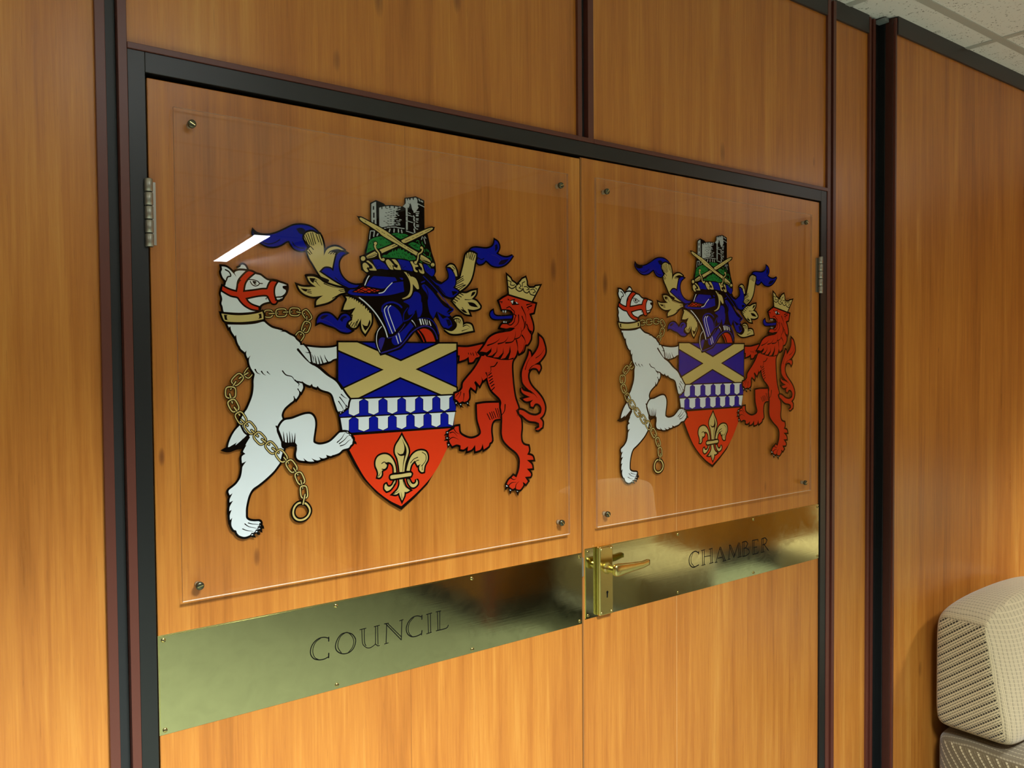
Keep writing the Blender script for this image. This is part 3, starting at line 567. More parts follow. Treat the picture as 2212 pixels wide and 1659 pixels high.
L W 162 -496,1081 -404,1106 -329,1188 -235,1274
L W 213 -868,990 -745,906 -603,777 -484,629 -388,468 -341,329
L b 304 -439,771 -432,847 -382,897 -308,927 -209,933 -109,899 -53,853
F b 0 -420,793 -371,854 -259,880 -160,834 -74,737 -32,584 -165,460 -229,393 -303,381 -375,566 -428,717
L W 153 -343,869 -393,805 -373,707 -313,556 -241,393
L W 153 -269,877 -322,818 -299,720 -239,568 -184,432
F b 0 -248,311 -129,378 12,491 121,598 191,521 87,420 -4,302 -68,230 -181,185 -249,229
L W 165 -173,356 -125,218
L W 165 -120,395 -74,250
L p 153 -329,307 -192,350 -65,462 12,557
L p 217 -461,51 -295,97 -107,161 21,275 151,415 307,507 451,535 583,483 655,382 681,303
L b 179 283,646 414,683 558,641 663,530 705,394
L W 130 -455,508 -529,422 -555,292 -539,173 -489,64
F p 0 -507,276 -451,320 -388,310 -416,217 -473,86 -512,184
T W 200 154,626 204,577 232,517
L W 291 319,647 344,563
L W 202 368,654 397,564
L W 180 420,649 449,560
L W 113 466,645 481,560
L W 181 512,623 546,545
F r 0 307,465 398,489 503,465 582,392 640,255 450,253 397,368
L r 179 274,445 344,356 398,253
@castle
P k 0 -645,2615 -534,2676 -383,2635 -347,2607 -236,2624 -61,2621 -17,2620 30,2669 29,2773 262,2828 436,2773 434,2276 498,2181 586,1850 657,1674 669,1517 607,1400 396,1367 -690,1374 -761,1424 -831,1462 -841,1589 -863,1694 -757,1733 -756,1797 -706,1951 -680,2102 -642,2255
P s 0 -621,2601 -559,2637 -531,2646 -528,2250 -625,2296
P k 0 -594,2565 -567,2568 -568,2507 -595,2501
P k 0 -590,2456 -561,2459 -563,2369 -591,2366
P k 0 -588,2331 -563,2334 -564,2276 -589,2273
P s 0 -473,2550 -429,2567 -428,2531 -409,2533 -407,2575 -352,2587 -350,2555 -335,2556 -334,2591 -278,2601 -276,2566 -253,2568 -251,2604 -187,2606 -184,2572 -163,2574 -161,2607 -107,2603 -105,2574 -141,2562 -81,2550 -145,2532 -149,2504 -89,2497 -146,2478 -154,2444 -117,2438 -195,2409 -102,2398 -196,2370 -166,2352 -208,2335 -122,2324 -204,2297 -164,2280 -272,2257 -463,2210 -474,2219
K s 144 -88,2598 -50,2606 -85,2559 -62,2566 -131,2473 -86,2454 -74,2386 -40,2383 -136,2358 -65,2360 -111,2325 -73,2320 -148,2288 -103,2289 -92,2298 -66,2292
K k 91 -338,2553 -305,2556 -268,2545 -227,2549 -197,2530 -164,2528 -253,2511 -220,2511 -298,2490 -268,2493 -350,2477 -317,2476 -250,2477 -217,2479 -202,2479 -172,2480 -205,2501 -172,2505 -317,2438 -277,2442 -365,2416 -336,2416 -254,2439 -225,2439 -206,2446 -172,2448 -262,2413 -225,2413 -318,2386 -285,2388 -263,2367 -226,2366 -315,2339 -282,2339 -263,2341 -226,2341 -389,2328 -359,2327 -345,2307 -315,2305 -315,2295 -282,2294 -264,2293 -227,2297 -312,2265 -283,2266
P s 0 54,2761 77,2767 84,2735 95,2736 100,2770 126,2773 130,2747 149,2749 157,2783 195,2789 203,2758 218,2760 222,2799 265,2805 292,2774 291,2714 310,2683 294,2661 317,2637 289,2601 262,2565 246,2537 211,2533 208,2566 185,2584 163,2668 148,2702 144,2675 95,2697 133,2664 113,2609 90,2614 89,2220 54,2217 52,2596 -5,2623 53,2679
K k 92 50,2456 76,2458 52,2372 87,2374
K s 214 323,2781 342,2756 372,2756 400,2743
K s 147 302,2702 434,2657 92,2482 184,2465 91,2377 190,2358 108,2522 146,2508
K s 279 211,2473 226,2445 214,2424 225,2392 224,2352 220,2311 229,2286 243,2270 219,2242 232,2186
K s 160 266,2557 324,2561 261,2526 317,2529 265,2497 304,2501 265,2484 304,2486 264,2435 307,2437 264,2412 303,2412 260,2378 294,2372 270,2325 313,2323 268,2300 311,2296 262,2255 293,2249
K s 156 -420,2198 -398,2196 -376,2207 -346,2211 -324,2221 -265,2234 -246,2240 -138,2249 -127,2242 17,2236 58,2198 211,2168
K s 235 -266,2200 -288,2138 -183,2209 -188,2160 -101,2210 -98,2166 -37,2203 -28,2162 -569,2137 -585,2052 -500,2104 -520,2070
K s 167 -645,2130 -663,2000 -638,2139 -573,2143 387,2122 366,2075 418,2108 448,2010 436,2130 460,2102
F n 0 -727,1751 -704,1849 -674,1960 -609,2010 -551,2035 -449,2062 -405,2053 -361,2031 -310,2002 -258,1984 -236,1956 -363,1900 -481,1853 -590,1819 -677,1777
F n 0 -242,2122 -182,2137 -107,2147 -47,2135 14,2144 67,2135 101,2121 43,2090 -48,2050 -93,2059 -168,2092
P n 0 -431,1720 -387,1749 -335,1750 -283,1796 -238,1809 -216,1853 -198,1808 -163,1863 -141,1825 -103,1887 -88,1862 -65,1893 -43,1852 10,1876 17,1830 71,1841 78,1802 131,1819 139,1779 208,1777 250,1734 238,1706 107,1684 61,1701 -7,1710 -128,1708 -262,1709 -366,1705
F n 0 95,1968 149,1999 195,2013 272,1995 350,1961 341,1914 317,1872 240,1893 156,1933
L n 160 265,2032 281,2050 312,2045 315,2006 342,1981
K n 174 382,2031 378,2004 397,1995 393,1981 420,1973 428,1951 435,1901 431,1860 474,1907 482,1874 502,1892 517,1866 407,1825 449,1794 545,1855 532,1793 481,1779 552,1767 560,1761 571,1718 338,1683 369,1668
F n 0 479,1641 518,1623 557,1585 549,1568 518,1603
K k 90 -646,1937 -639,1915 -620,1968 -606,1946 -664,1919 -661,1907 -595,1979 -584,1964 -566,1985 -559,1969 -467,2025 -449,2001 -442,2034 -431,2009 -420,2045 -405,2021 -379,2036 -394,2015 -347,1980 -333,1955 -310,1986 -296,1964 -281,1985 -270,1960 -258,1977 -248,1955 -469,1925 -454,1903 -443,1927 -443,1901 -418,1916 -407,1900 -690,1834 -680,1812 -665,1839 -655,1821 -647,1847 -636,1828 -190,2110 -175,2098 -167,2118 -156,2096 -148,2123 -134,2102 -122,2126 -111,2103 -25,2111 -10,2089 -2,2109 17,2094 36,2119 36,2096 -70,2100 -63,2075
K k 91 -358,1738 -343,1713 -335,1750 -318,1715 -306,1755 -292,1723 -284,1743 -269,1725 -224,1774 -213,1748 -187,1789 -179,1764 -141,1806 -127,1781 -104,1802 -89,1783 -67,1752 -45,1727 -29,1794 -13,1815 9,1803 20,1784 32,1792 43,1759 55,1787 66,1768 92,1743 107,1711 123,1758 138,1733 154,1754 169,1722 177,1762 192,1736 -112,1755 -97,1730 1,1737 16,1711 195,1963 272,1949 210,1944 264,1982 225,1932 279,1929 172,1974 179,1955 118,1950 149,1966 279,1923 303,1938
@wreath
F b 0 -614,1643 -556,1657 -483,1657 -440,1629 -367,1588 -302,1501 -354,1496 -442,1505 -529,1494 -579,1575
F b 0 -124,1685 -38,1687 114,1670 133,1619 182,1536 173,1496 59,1509 -40,1515 -84,1612
F b 0 400,1636 463,1634 549,1571 621,1569 636,1509 612,1453 571,1431 501,1474 446,1518
T k 90 -557,1570 -529,1520 -485,1561 -449,1512 -397,1528 -339,1512
T k 92 -54,1601 -17,1537 29,1580 74,1523 143,1520
T k 94 463,1580 478,1520 525,1556 548,1477 596,1493
F g 172 -733,1616 -700,1631 -643,1596 -594,1554 -537,1477 -551,1467 -667,1465 -681,1491 -609,1499 -619,1540 -672,1582
F g 172 -801,1561 -772,1586 -737,1583 -680,1533 -684,1507 -720,1502 -713,1476 -692,1446 -717,1431 -760,1448 -795,1497
F g 175 -352,1654 -314,1675 -278,1659 -219,1604 -189,1573 -227,1577 -209,1503 -261,1506 -309,1549 -353,1621
F g 176 -240,1678 -181,1685 -143,1661 -92,1599 -55,1515 -78,1507 -183,1514 -205,1559 -130,1540 -118,1584 -174,1613 -207,1650
F g 178 129,1666 176,1674 206,1631 275,1618 298,1590 224,1565 243,1526 282,1509 274,1485 212,1504 182,1583
F g 180 307,1647 361,1641 392,1575 422,1483 398,1465 328,1484 302,1543 368,1517 377,1558 337,1599
T k 103 -724,1489 -702,1516 -659,1492 -602,1489
T k 92 -279,1574 -250,1537 -227,1525
T k 92 -175,1554 -130,1531 -100,1552
T k 93 236,1586 267,1541 282,1535
T k 94 336,1518 383,1508 391,1548
@sword
F g 209 -43,2024 87,2090 461,2261 572,2300 612,2301 613,2280 555,2243 47,1989
P g 205 -477,1827 -169,1960 -102,1928 -434,1772 -441,1797
P k 0 580,2307 660,2324 635,2285 563,2231 547,2244 603,2279 612,2298
K k 79 33,2017 132,2062 171,2081 217,2102 249,2121 303,2145 327,2161 405,2198 445,2218 564,2279
K k 105 -226,1901 -147,1938
F g 203 -731,1703 -670,1742 -568,1795 -518,1761 -522,1740 -570,1703 -642,1680 -714,1666
K k 77 -699,1699 -707,1682 -667,1717 -681,1690 -638,1729 -653,1700 -609,1743 -624,1713 -580,1758 -595,1725 -554,1770 -566,1740
L k 103 -710,1681 -627,1702 -522,1750
F g 166 -750,1660 -752,1648 -758,1637 -768,1628 -780,1621 -793,1619 -806,1620 -818,1624 -827,1632 -833,1643 -835,1654 -833,1666 -827,1677 -817,1686 -805,1693 -792,1695 -779,1694 -767,1690 -758,1682 -752,1672
L k 581 -554,1931 -569,1891 -546,1841 -503,1793 -482,1762 -475,1717 -454,1673 -425,1649
L g 258 -554,1931 -569,1891 -546,1841 -503,1793 -482,1762 -475,1717 -454,1673 -418,1653
F g 142 -523,1935 -525,1927 -529,1919 -535,1913 -543,1909 -552,1907 -561,1907 -569,1910 -576,1916 -580,1922 -581,1930 -580,1938 -575,1946 -569,1952 -561,1956 -552,1958 -543,1958 -535,1955 -528,1950 -524,1943
F g 143 -376,1669 -378,1661 -382,1654 -388,1648 -396,1644 -405,1642 -413,1643 -421,1646 -427,1651 -431,1657 -432,1665 -431,1673 -427,1680 -420,1686 -413,1690 -404,1692 -395,1691 -388,1688 -381,1683 -378,1676
L g 258 -558,1905 -546,1841 -503,1793 -482,1762 -474,1704 -447,1667 -418,1655
@sword.001
F g 202 -848,2341 -820,2349 -693,2303 -347,2162 -34,1978 292,1838 258,1781 -110,1945 -405,2072 -493,2134 -694,2238 -779,2275 -840,2314
P k 0 -906,2372 -806,2360 -834,2346 -850,2338 -838,2311 -779,2274 -828,2289
K k 89 -750,2297 -727,2286 -536,2194 -471,2158 -428,2142 -409,2134 -391,2126 -369,2115 -318,2097 -14,1944 16,1933 39,1918 77,1901 191,1843
F g 213 348,1797 379,1795 488,1746 543,1709 560,1670 503,1690 425,1705 362,1718 335,1723
K k 81 363,1755 359,1731 386,1750 382,1726 410,1741 405,1717 433,1729 429,1709 456,1717 456,1697 480,1705 484,1689
L g 80 350,1710 448,1673 534,1652
F g 176 636,1641 634,1631 629,1621 620,1614 609,1608 597,1606 586,1607 575,1611 567,1618 561,1626 560,1636 562,1646 567,1656 576,1663 586,1669 598,1671 610,1670 621,1666 629,1660 634,1651
T k 95 582,1607 598,1628 621,1610
L k 577 359,1929 384,1930 390,1897 360,1845 301,1807 293,1750 276,1695 249,1660
L g 241 353,1928 384,1930 390,1897 360,1845 301,1807 293,1750 276,1695 249,1657
F g 148 388,1929 387,1923 383,1916 378,1911 371,1908 363,1906 355,1907 348,1909 343,1913 339,1919 338,1926 340,1932 343,1939 349,1944 356,1947 364,1949 371,1949 378,1946 384,1942 387,1936
F g 147 270,1658 269,1650 265,1643 258,1637 250,1633 241,1631 232,1632 223,1635 217,1640 213,1647 212,1654 213,1662 217,1670 224,1676 232,1680 241,1682 250,1681 259,1678 265,1673 269,1666
L g 242 384,1927 390,1897 360,1845 301,1807 293,1750 278,1695 253,1667
@mantling
F b 263 -2689,1968 -2634,1927 -2544,1912 -2422,1922 -2298,1963 -2172,2028 -2034,2101 -1895,2129 -1755,2116 -1646,2064 -1560,1979 -1538,1930 -1593,1987 -1691,2035 -1767,2028 -1833,1962 -1856,1863 -1793,1767 -1815,1729 -1902,1708 -2008,1730 -2070,1796 -2101,1854 -2154,1840 -2238,1783 -2343,1743 -2456,1739 -2556,1778 -2646,1850 -2695,1914
F k 0 -2693,1992 -2634,1939 -2544,1915 -2463,1912 -2453,1885 -2555,1857 -2636,1860 -2685,1905
F K 0 -1981,2055 -1896,2083 -1821,2049 -1876,1973 -1929,1989
L K 181 -2049,1838 -2018,1790 -1944,1755 -1858,1752
L K 157 -2576,1816 -2465,1775 -2342,1805 -2258,1861
L p 98 -2576,1796 -2465,1756 -2342,1770 -2238,1813 -2153,1875
F k 0 -1544,1940 -1507,1798 -1504,1664 -1530,1766 -1561,1866
F g 323 -1845,1905 -1822,1993 -1745,2030 -1680,2029 -1625,2003 -1576,2004 -1538,1930 -1509,1798 -1509,1654 -1452,1761 -1350,1815 -1248,1818 -1146,1773 -1118,1749 -1238,1782 -1284,1695 -1314,1584 -1345,1421 -1401,1459 -1479,1459 -1552,1398 -1448,1316 -1291,1231 -1098,1151 -1247,1149 -1427,1193 -1504,1251 -1602,1359 -1699,1507 -1763,1606 -1804,1715 -1738,1791
F b 277 -1552,1396 -1490,1451 -1401,1452 -1345,1410 -1309,1574 -1267,1696 -1170,1745 -1101,1729 -1182,1676 -1241,1578 -1242,1453 -1187,1330 -1085,1241 -970,1204 -876,1203 -923,1164 -1040,1148 -1098,1161 -1268,1237 -1425,1322
F k 0 -1419,1732 -1328,1770 -1238,1782 -1124,1748 -1078,1715 -1193,1743 -1273,1691 -1307,1720
K k 142 -1844,1946 -1792,1838 -1817,1978 -1749,1821 -1784,2002 -1711,1814 -1735,2011 -1683,1816 -1702,2019 -1650,1839 -1642,1998 -1594,1874 -1593,1997 -1540,1827 -1738,1791 -1690,1744 -1766,1738 -1718,1675 -1794,1705 -1746,1658
K k 145 -1374,1746 -1425,1701 -1334,1738 -1391,1693 -1306,1735 -1341,1696 -1290,1710 -1307,1688
T K 188 -1313,1303 -1200,1225 -1086,1193
F g 349 -1806,1297 -1702,1307 -1593,1267 -1505,1210 -1315,1156 -1156,1132 -1134,1070 -1249,1034 -1341,957 -1454,890 -1655,837 -1642,915 -1530,1002 -1707,974 -1848,1009 -1933,1077 -1969,1146 -1868,1125 -1650,1136 -1737,1188 -1779,1237
L k 449 -1822,1316 -1702,1325 -1570,1289 -1443,1249
F k 0 -1768,1278 -1659,1276 -1687,1231 -1698,1195 -1747,1228
F k 0 -1924,1103 -1803,1093 -1820,1051 -1869,1061
T k 164 -1659,1233 -1616,1178 -1573,1144
K k 123 -1681,1257 -1637,1249 -1681,1232 -1649,1218 -1804,1082 -1749,1085 -1804,1062 -1739,1055 -1804,1042 -1734,1029
T k 186 -1511,1199 -1371,1154 -1156,1127
T k 167 -1363,961 -1272,1012 -1157,1059
K k 126 -1248,1097 -1156,1117 -1225,1077 -1145,1091
F g 360 -1129,998 -1049,994 -944,958 -793,867 -663,743 -648,582 -703,473 -770,376 -822,439 -845,535 -843,636 -892,555 -951,480 -1033,489 -1095,572 -1077,610 -1019,637 -1039,674 -946,820 -1063,781 -1173,778 -1143,866 -1101,952
P k 0 -1078,958 -1014,1003 -1014,955 -979,994 -974,935 -938,979 -933,916 -898,954 -893,891 -857,934 -846,866 -810,904 -811,840 -769,879 -764,793 -728,832 -723,762 -693,796 -693,742 -651,732 -698,838 -792,921 -909,991 -1025,1023
F k 0 -827,546 -774,515 -726,516 -683,624 -666,571 -703,495 -766,429 -798,472
L k 169 -1042,669 -1006,701 -1019,627
K k 148 -1060,610 -1084,551 -1020,574 -1062,510 -973,564 -1021,500 -926,587 -975,490 -897,619 -939,512
F b 302 -1648,537 -1636,610 -1580,678 -1490,709 -1390,689 -1278,587 -1244,632 -1203,686 -1122,707 -1059,668 -1042,621 -1107,572 -1131,487 -1022,426 -1092,395 -1218,412 -1331,478 -1471,520 -1581,559
F K 0 -1591,632 -1535,674 -1435,682 -1491,644 -1559,601
F K 0 -1238,611 -1203,654 -1146,677 -1100,657 -1169,623 -1193,570
L p 124 -1614,590 -1536,602 -1425,563 -1331,494 -1241,443 -1126,435
F b 313 1416,1959 1459,1995 1559,2016 1775,2015 1907,2054 1967,2118 1985,2197 2056,2161 2092,2080 2069,2007 2017,1943 2143,1892 2278,1883 2423,1936 2338,1833 2216,1741 2066,1696 1918,1710 1816,1775 1773,1796 1699,1732 1613,1715 1556,1758 1571,1853 1543,1933
F K 0 1330,1906 1416,1959 1529,1944 1585,1854 1599,1773 1543,1851 1472,1916 1401,1923
F K 0 2112,1806 2217,1837 2323,1856 2201,1752 2066,1732
L K 188 1600,1832 1671,1801 1729,1828
F K 0 1989,2096 2041,2124 2055,2041 1995,1977
L p 119 1906,1912 2038,1885 2127,1819 2067,1768
F g 368 1330,1883 1401,1923 1472,1922 1550,1893 1542,1816 1512,1709 1482,1567 1424,1411 1324,1290 1183,1197 1066,1266 1094,1371 1185,1434 1228,1552 1272,1693 1301,1811
K k 163 1337,1895 1344,1814 1387,1910 1393,1812 1444,1920 1414,1796 1486,1911 1442,1786 1529,1885 1478,1777
K k 161 1088,1371 1255,1472 1087,1336 1255,1432 1080,1302 1269,1403 1086,1267 1254,1333 1114,1240 1282,1311 1155,1213 1310,1313
F g 335 892,1610 967,1663 1049,1651 1104,1568 1127,1460 1089,1457 1048,1541 994,1607 940,1627
F b 251 898,1596 966,1583 1034,1495 1081,1405 1073,1301 1017,1241 1155,1178 1126,1119 988,1067 852,1108 705,1249 800,1311 923,1397 938,1489
F K 0 969,1204 1031,1219 1155,1178 1029,1104 1044,1162
K k 138 987,1595 1048,1564 1022,1632 1076,1589
F g 367 1196,1151 1322,1156 1436,1202 1550,1224 1535,1147 1441,1050 1548,1019 1636,928 1618,889 1489,853 1347,866 1395,762 1290,777 1151,866 1069,944 1014,999 1098,1083
F k 0 1535,1194 1492,1134 1420,1096 1457,1179
F k 0 1348,994 1490,982 1590,903 1489,911 1404,932
F k 0 1186,855 1276,846 1346,790 1262,799
T k 186 1293,1039 1406,1043 1491,1075
K k 185 1189,1145 1251,1118 1140,1114 1209,1082 1098,1072 1167,1040 1056,1036 1125,1003 1028,1000 1083,967
K k 140 1391,966 1461,945 1390,943 1447,922 1228,891 1262,846
F b 250 680,792 800,669 895,706 976,633 1003,548 906,488 825,510 745,611
F K 0 867,660 949,661 989,570 920,535
F g 366 1024,677 1094,717 1191,702 1235,624 1234,555 1316,593 1429,570 1470,465 1314,439 1118,402 953,411 824,484 980,446 1084,506 1106,587
T k 277 1038,666 1121,686 1190,647 1196,577
T k 233 1245,543 1330,568 1414,511
T k 163 1216,455 1315,486 1385,505
K k 139 1100,668 1106,610 1135,668 1141,611 1169,646 1162,600
F b 0 356,1253 421,1278 565,1172 670,1064 816,910 938,856 882,786 964,731 882,717 667,803 598,665 520,776 483,944 471,1101 394,1187
F b 0 237,1141 328,1095 365,940 363,783 309,680 258,757 246,824 168,744 91,719 66,785 105,864 81,908 -20,948 31,983 133,1020 186,1111
F k 0 419,1093 458,1055 482,876 559,675 348,681 390,873 392,1030
F b 0 528,1407 673,1313 834,1298 957,1373 986,1478 905,1571 974,1586 1055,1493 1081,1379 1025,1250 1148,1187 1092,1115 954,1075 832,1116 726,1236 620,1322
L b 157 397,1423 566,1285 751,1112 952,903 1027,859 1020,824 855,762
L b 177 -19,606 -11,739 67,846
L b 177 -12,606 103,653 207,767
L b 179 259,824 277,691 330,737 363,827
L b 202 356,1309 422,1335
L k 157 330,1252 354,1096 352,962
L k 157 421,1256 485,1146 484,1011
L k 159 699,1269 859,1117
F k 0 996,1180 1079,1184 1134,1169 1023,1101
F g 296 -1,1478 62,1465 151,1410 240,1370 291,1272 305,1197 264,1187 177,1275 171,1155 121,1053 -7,998 -45,1005 70,1062 122,1153 124,1286 74,1394
K k 155 62,1465 94,1417 94,1462 132,1414 120,1458 151,1404
@lion
F r 396 1126,159 1321,154 1492,178 1680,214 1672,143 1606,60 1612,-23 1518,-46 1460,-116 1375,-129 1362,-22 1277,-68 1153,-102 1165,3 1124,8
K k 164 1356,49 1362,25 1405,46 1419,13 1455,49 1476,2 1520,72 1555,1
F r 419 2506,-1055 2646,-1086 2803,-1167 2962,-1197 3091,-1155 3108,-1056 3044,-972 2948,-956 2891,-1022 2836,-1007 2824,-938 2900,-879 2726,-906 2632,-854 2821,-823 2680,-766 2603,-702 2603,-629 2650,-691 2806,-733 2917,-786 2807,-696 2651,-556 2621,-445 2622,-322 2686,-175 2781,-3 2801,84 2833,65 2860,-40 2973,71 3054,209 3059,383 3136,328 3183,234 3215,122 3198,21 3067,-116 2938,-177 3067,-193 3090,-254 3049,-322 2986,-259 2858,-257 2778,-349 2777,-472 2855,-610 3030,-765 3141,-894 3197,-1047 3155,-1184 3058,-1254 3130,-1333 3121,-1433 3088,-1448 3023,-1485 2943,-1471 3048,-1434 3041,-1352 2945,-1315 2770,-1282 2598,-1162 2505,-1139
T k 199 2972,-53 3101,21 3207,147
T k 197 2700,-280 2765,-126 2860,-15
T k 247 2795,-299 2874,-214 3002,-178
T k 248 2807,-696 2933,-774 2997,-845
T k 197 2632,-851 2743,-818 2837,-827
F r 404 1538,-918 1741,-902 2051,-907 2065,-1053 2100,-1212 1958,-1223 1883,-1297 1860,-1440 1880,-1621 1821,-1665 1798,-1723 1688,-1778 1663,-1666 1615,-1770 1499,-1800 1489,-1678 1414,-1756 1314,-1782 1332,-1691 1230,-1745 1160,-1735 1163,-1668 1077,-1641 980,-1667 923,-1588 906,-1523 907,-1442 917,-1396 1025,-1347 1039,-1316 1123,-1306 1142,-1433 1246,-1509 1388,-1554 1516,-1538 1603,-1496 1626,-1438 1591,-1329 1549,-1185
F r 410 2074,1038 2180,1102 2271,1142 2316,1156 2561,1104 2826,1041 2969,1015 2944,933 2920,846 2809,818 2886,647 2904,511 2852,411 2840,319 2768,220 2705,207 2657,84 2555,35 2517,121 2470,-2 2400,-87 2373,-184 2377,-367 2402,-611 2446,-832 2522,-1019 2491,-1059 2521,-1171 2582,-1248 2596,-1421 2579,-1568 2597,-1692 2659,-1761 2765,-1790 2780,-1879 2732,-1956 2859,-1996 2893,-2068 2723,-2063 2841,-2157 2865,-2237 2722,-2234 2824,-2343 2811,-2394 2673,-2392 2743,-2485 2696,-2533 2617,-2485 2636,-2549 2554,-2628 2461,-2608 2430,-2578 2368,-2599 2292,-2552 2231,-2485 2270,-2422 2347,-2374 2386,-2341 2463,-2384 2526,-2255 2550,-2133 2544,-2009 2467,-1893 2299,-1770 2164,-1639 2120,-1515 2121,-1394 2131,-1213 2110,-1055 2095,-990 2111,-906 2067,-819 1890,-670 1818,-548 1789,-452 1775,-416 1687,-474 1637,-390 1658,-473 1606,-567 1514,-476 1478,-505 1520,-588 1504,-659 1398,-585 1355,-654 1361,-725 1353,-807 1282,-863 1212,-849 1142,-875 1100,-827 1045,-796 1049,-703 1144,-671 1215,-604 1230,-511 1315,-419 1459,-281 1575,-140 1670,13 1606,60 1738,203 1827,322 1990,407 2200,446 2352,470 2463,529 2341,539 2250,519 2099,537 2152,598 2281,604 2388,661 2427,771 2375,864 2268,888 2140,884 2104,979
F k 144 1635,60 1751,48 1692,1 1605,25
P k 0 1671,72 1765,54 1869,120 1891,155 1883,72 1794,-11 1897,0 2001,72 2025,180 2024,72 1926,-36 2045,-36 2151,48 2174,156 2173,36 2097,-73 2210,-49 2302,60 2334,193 2348,72 2293,-74 2423,-38 2408,-75 2285,-92 2104,-87 1911,-48 1772,-23
T k 286 1796,191 1958,239 2048,288 2086,330
T k 288 2047,222 2183,253 2259,314 2290,369
T k 314 2228,241 2395,266 2458,364 2466,462
T k 268 2457,316 2566,353 2613,440 2599,550
T k 317 2488,291 2518,169 2517,72
T k 319 2628,391 2690,318 2721,219
T k 270 2578,23 2657,121 2690,268
F k 0 2724,576 2802,504 2881,480 2848,406 2786,479
T k 264 2022,-132 1954,-204 1865,-215 1872,-286 1820,-333 1754,-326
T k 262 1754,-326 1790,-404 1774,-464
K k 215 1879,-334 1812,-375 1900,-389 1819,-429 1907,-443 1833,-483 1921,-491 1847,-537 1943,-551 1876,-585 1950,-611 1890,-658
T k 210 1179,-672 1157,-742 1101,-810
T k 210 1248,-704 1240,-803 1212,-860
T k 186 1130,-694 1059,-762 1052,-796
F w 226 1058,-866 1086,-867 1072,-896
F w 227 1155,-899 1186,-900 1172,-929
F w 229 1310,-876 1341,-886 1331,-914
F k 70 1086,-890 1113,-938 1072,-901
F k 70 1169,-923 1231,-966 1169,-940
F k 70 1324,-905 1380,-946 1317,-923
K k 191 1775,-1106 1840,-1223 1830,-1085 1892,-1213 1878,-1075 1929,-1203 1923,-1071 1981,-1194 1972,-1013 2033,-1190 2020,-1015 2078,-1198
T k 291 2201,-950 2185,-1070 2124,-1140 2065,-1017
T k 245 2475,-1071 2505,-1158 2482,-1187
T k 231 928,-1420 1010,-1413 1093,-1494
T k 231 906,-1546 996,-1505 1120,-1554
T k 209 1004,-1332 1066,-1417 1149,-1457
F w 225 859,-1404 894,-1406 859,-1433
F w 225 851,-1502 886,-1510 858,-1531
F w 225 884,-1620 914,-1633 891,-1655
F k 69 852,-1427 893,-1441 804,-1459
F k 69 851,-1525 892,-1533 803,-1557
T k 245 2309,-2370 2401,-2422 2463,-2397
T k 244 2277,-2514 2354,-2473 2462,-2477
T k 271 2437,-2604 2454,-2519 2532,-2465
F w 238 2208,-2507 2249,-2530 2216,-2551
F w 239 2291,-2601 2329,-2617 2306,-2642
F w 240 2468,-2650 2510,-2663 2488,-2689
F k 98 2201,-2543 2246,-2554 2188,-2597
F k 98 2299,-2633 2329,-2642 2313,-2689
F k 99 2460,-2674 2514,-2673 2498,-2731
F k 0 2286,1106 2331,1059 2469,1101 2437,1051 2576,989 2391,971 2346,1048 2285,1064
F w 0 2353,1048 2422,1065 2399,995
F w 0 2476,1046 2537,1008 2491,1007
L k 168 2082,1026 2149,1029 2134,1004
L k 193 2253,912 2329,938 2390,886 2436,857 2435,796 2481,773 2450,711 2434,650 2357,587 2281,598
T k 271 2747,989 2874,1017 2921,1007
T k 272 2873,980 2762,940 2809,904 2762,860
T k 269 2622,948 2714,791 2728,656
T k 244 2543,786 2542,652 2479,578 2341,502
T k 245 2628,764 2689,618 2665,507 2602,457
T k 246 2713,656 2696,545 2617,470
T k 295 2744,607 2806,497 2868,412
@tongue
F b 296 2389,773 2376,715 2206,705 2011,692 1908,710 1864,769 1883,829 1927,856 1950,783 2027,749 2207,753
F w 96 2155,860 2185,859 2174,813
F w 96 2208,862 2245,861 2225,808
F w 96 2168,632 2191,669 2205,630
F w 97 2220,631 2239,664 2251,628
@crown
P g 353 2275,1540 2350,1490 2380,1437 2471,1393 2502,1358 2595,1435 2642,1487 2721,1521 2751,1443 2751,1370 2813,1323 2940,1329 2980,1362 3081,1379 2874,1069 2317,1182
L k 218 2310,1324 2379,1291 2455,1319 2486,1357 2486,1284 2563,1245 2640,1273 2656,1316 2687,1244 2765,1223 2813,1262 2844,1201 2939,1181
L k 169 2289,1444 2365,1424 2349,1363 2410,1353 2456,1368
L k 170 2502,1358 2564,1397 2610,1351 2563,1312 2625,1290
L k 171 2641,1340 2642,1413 2704,1441
L k 172 2688,1342 2750,1345 2813,1299 2750,1284
L k 173 2844,1288 2924,1304 2971,1256 2907,1229
L k 173 2972,1331 3003,1307'''
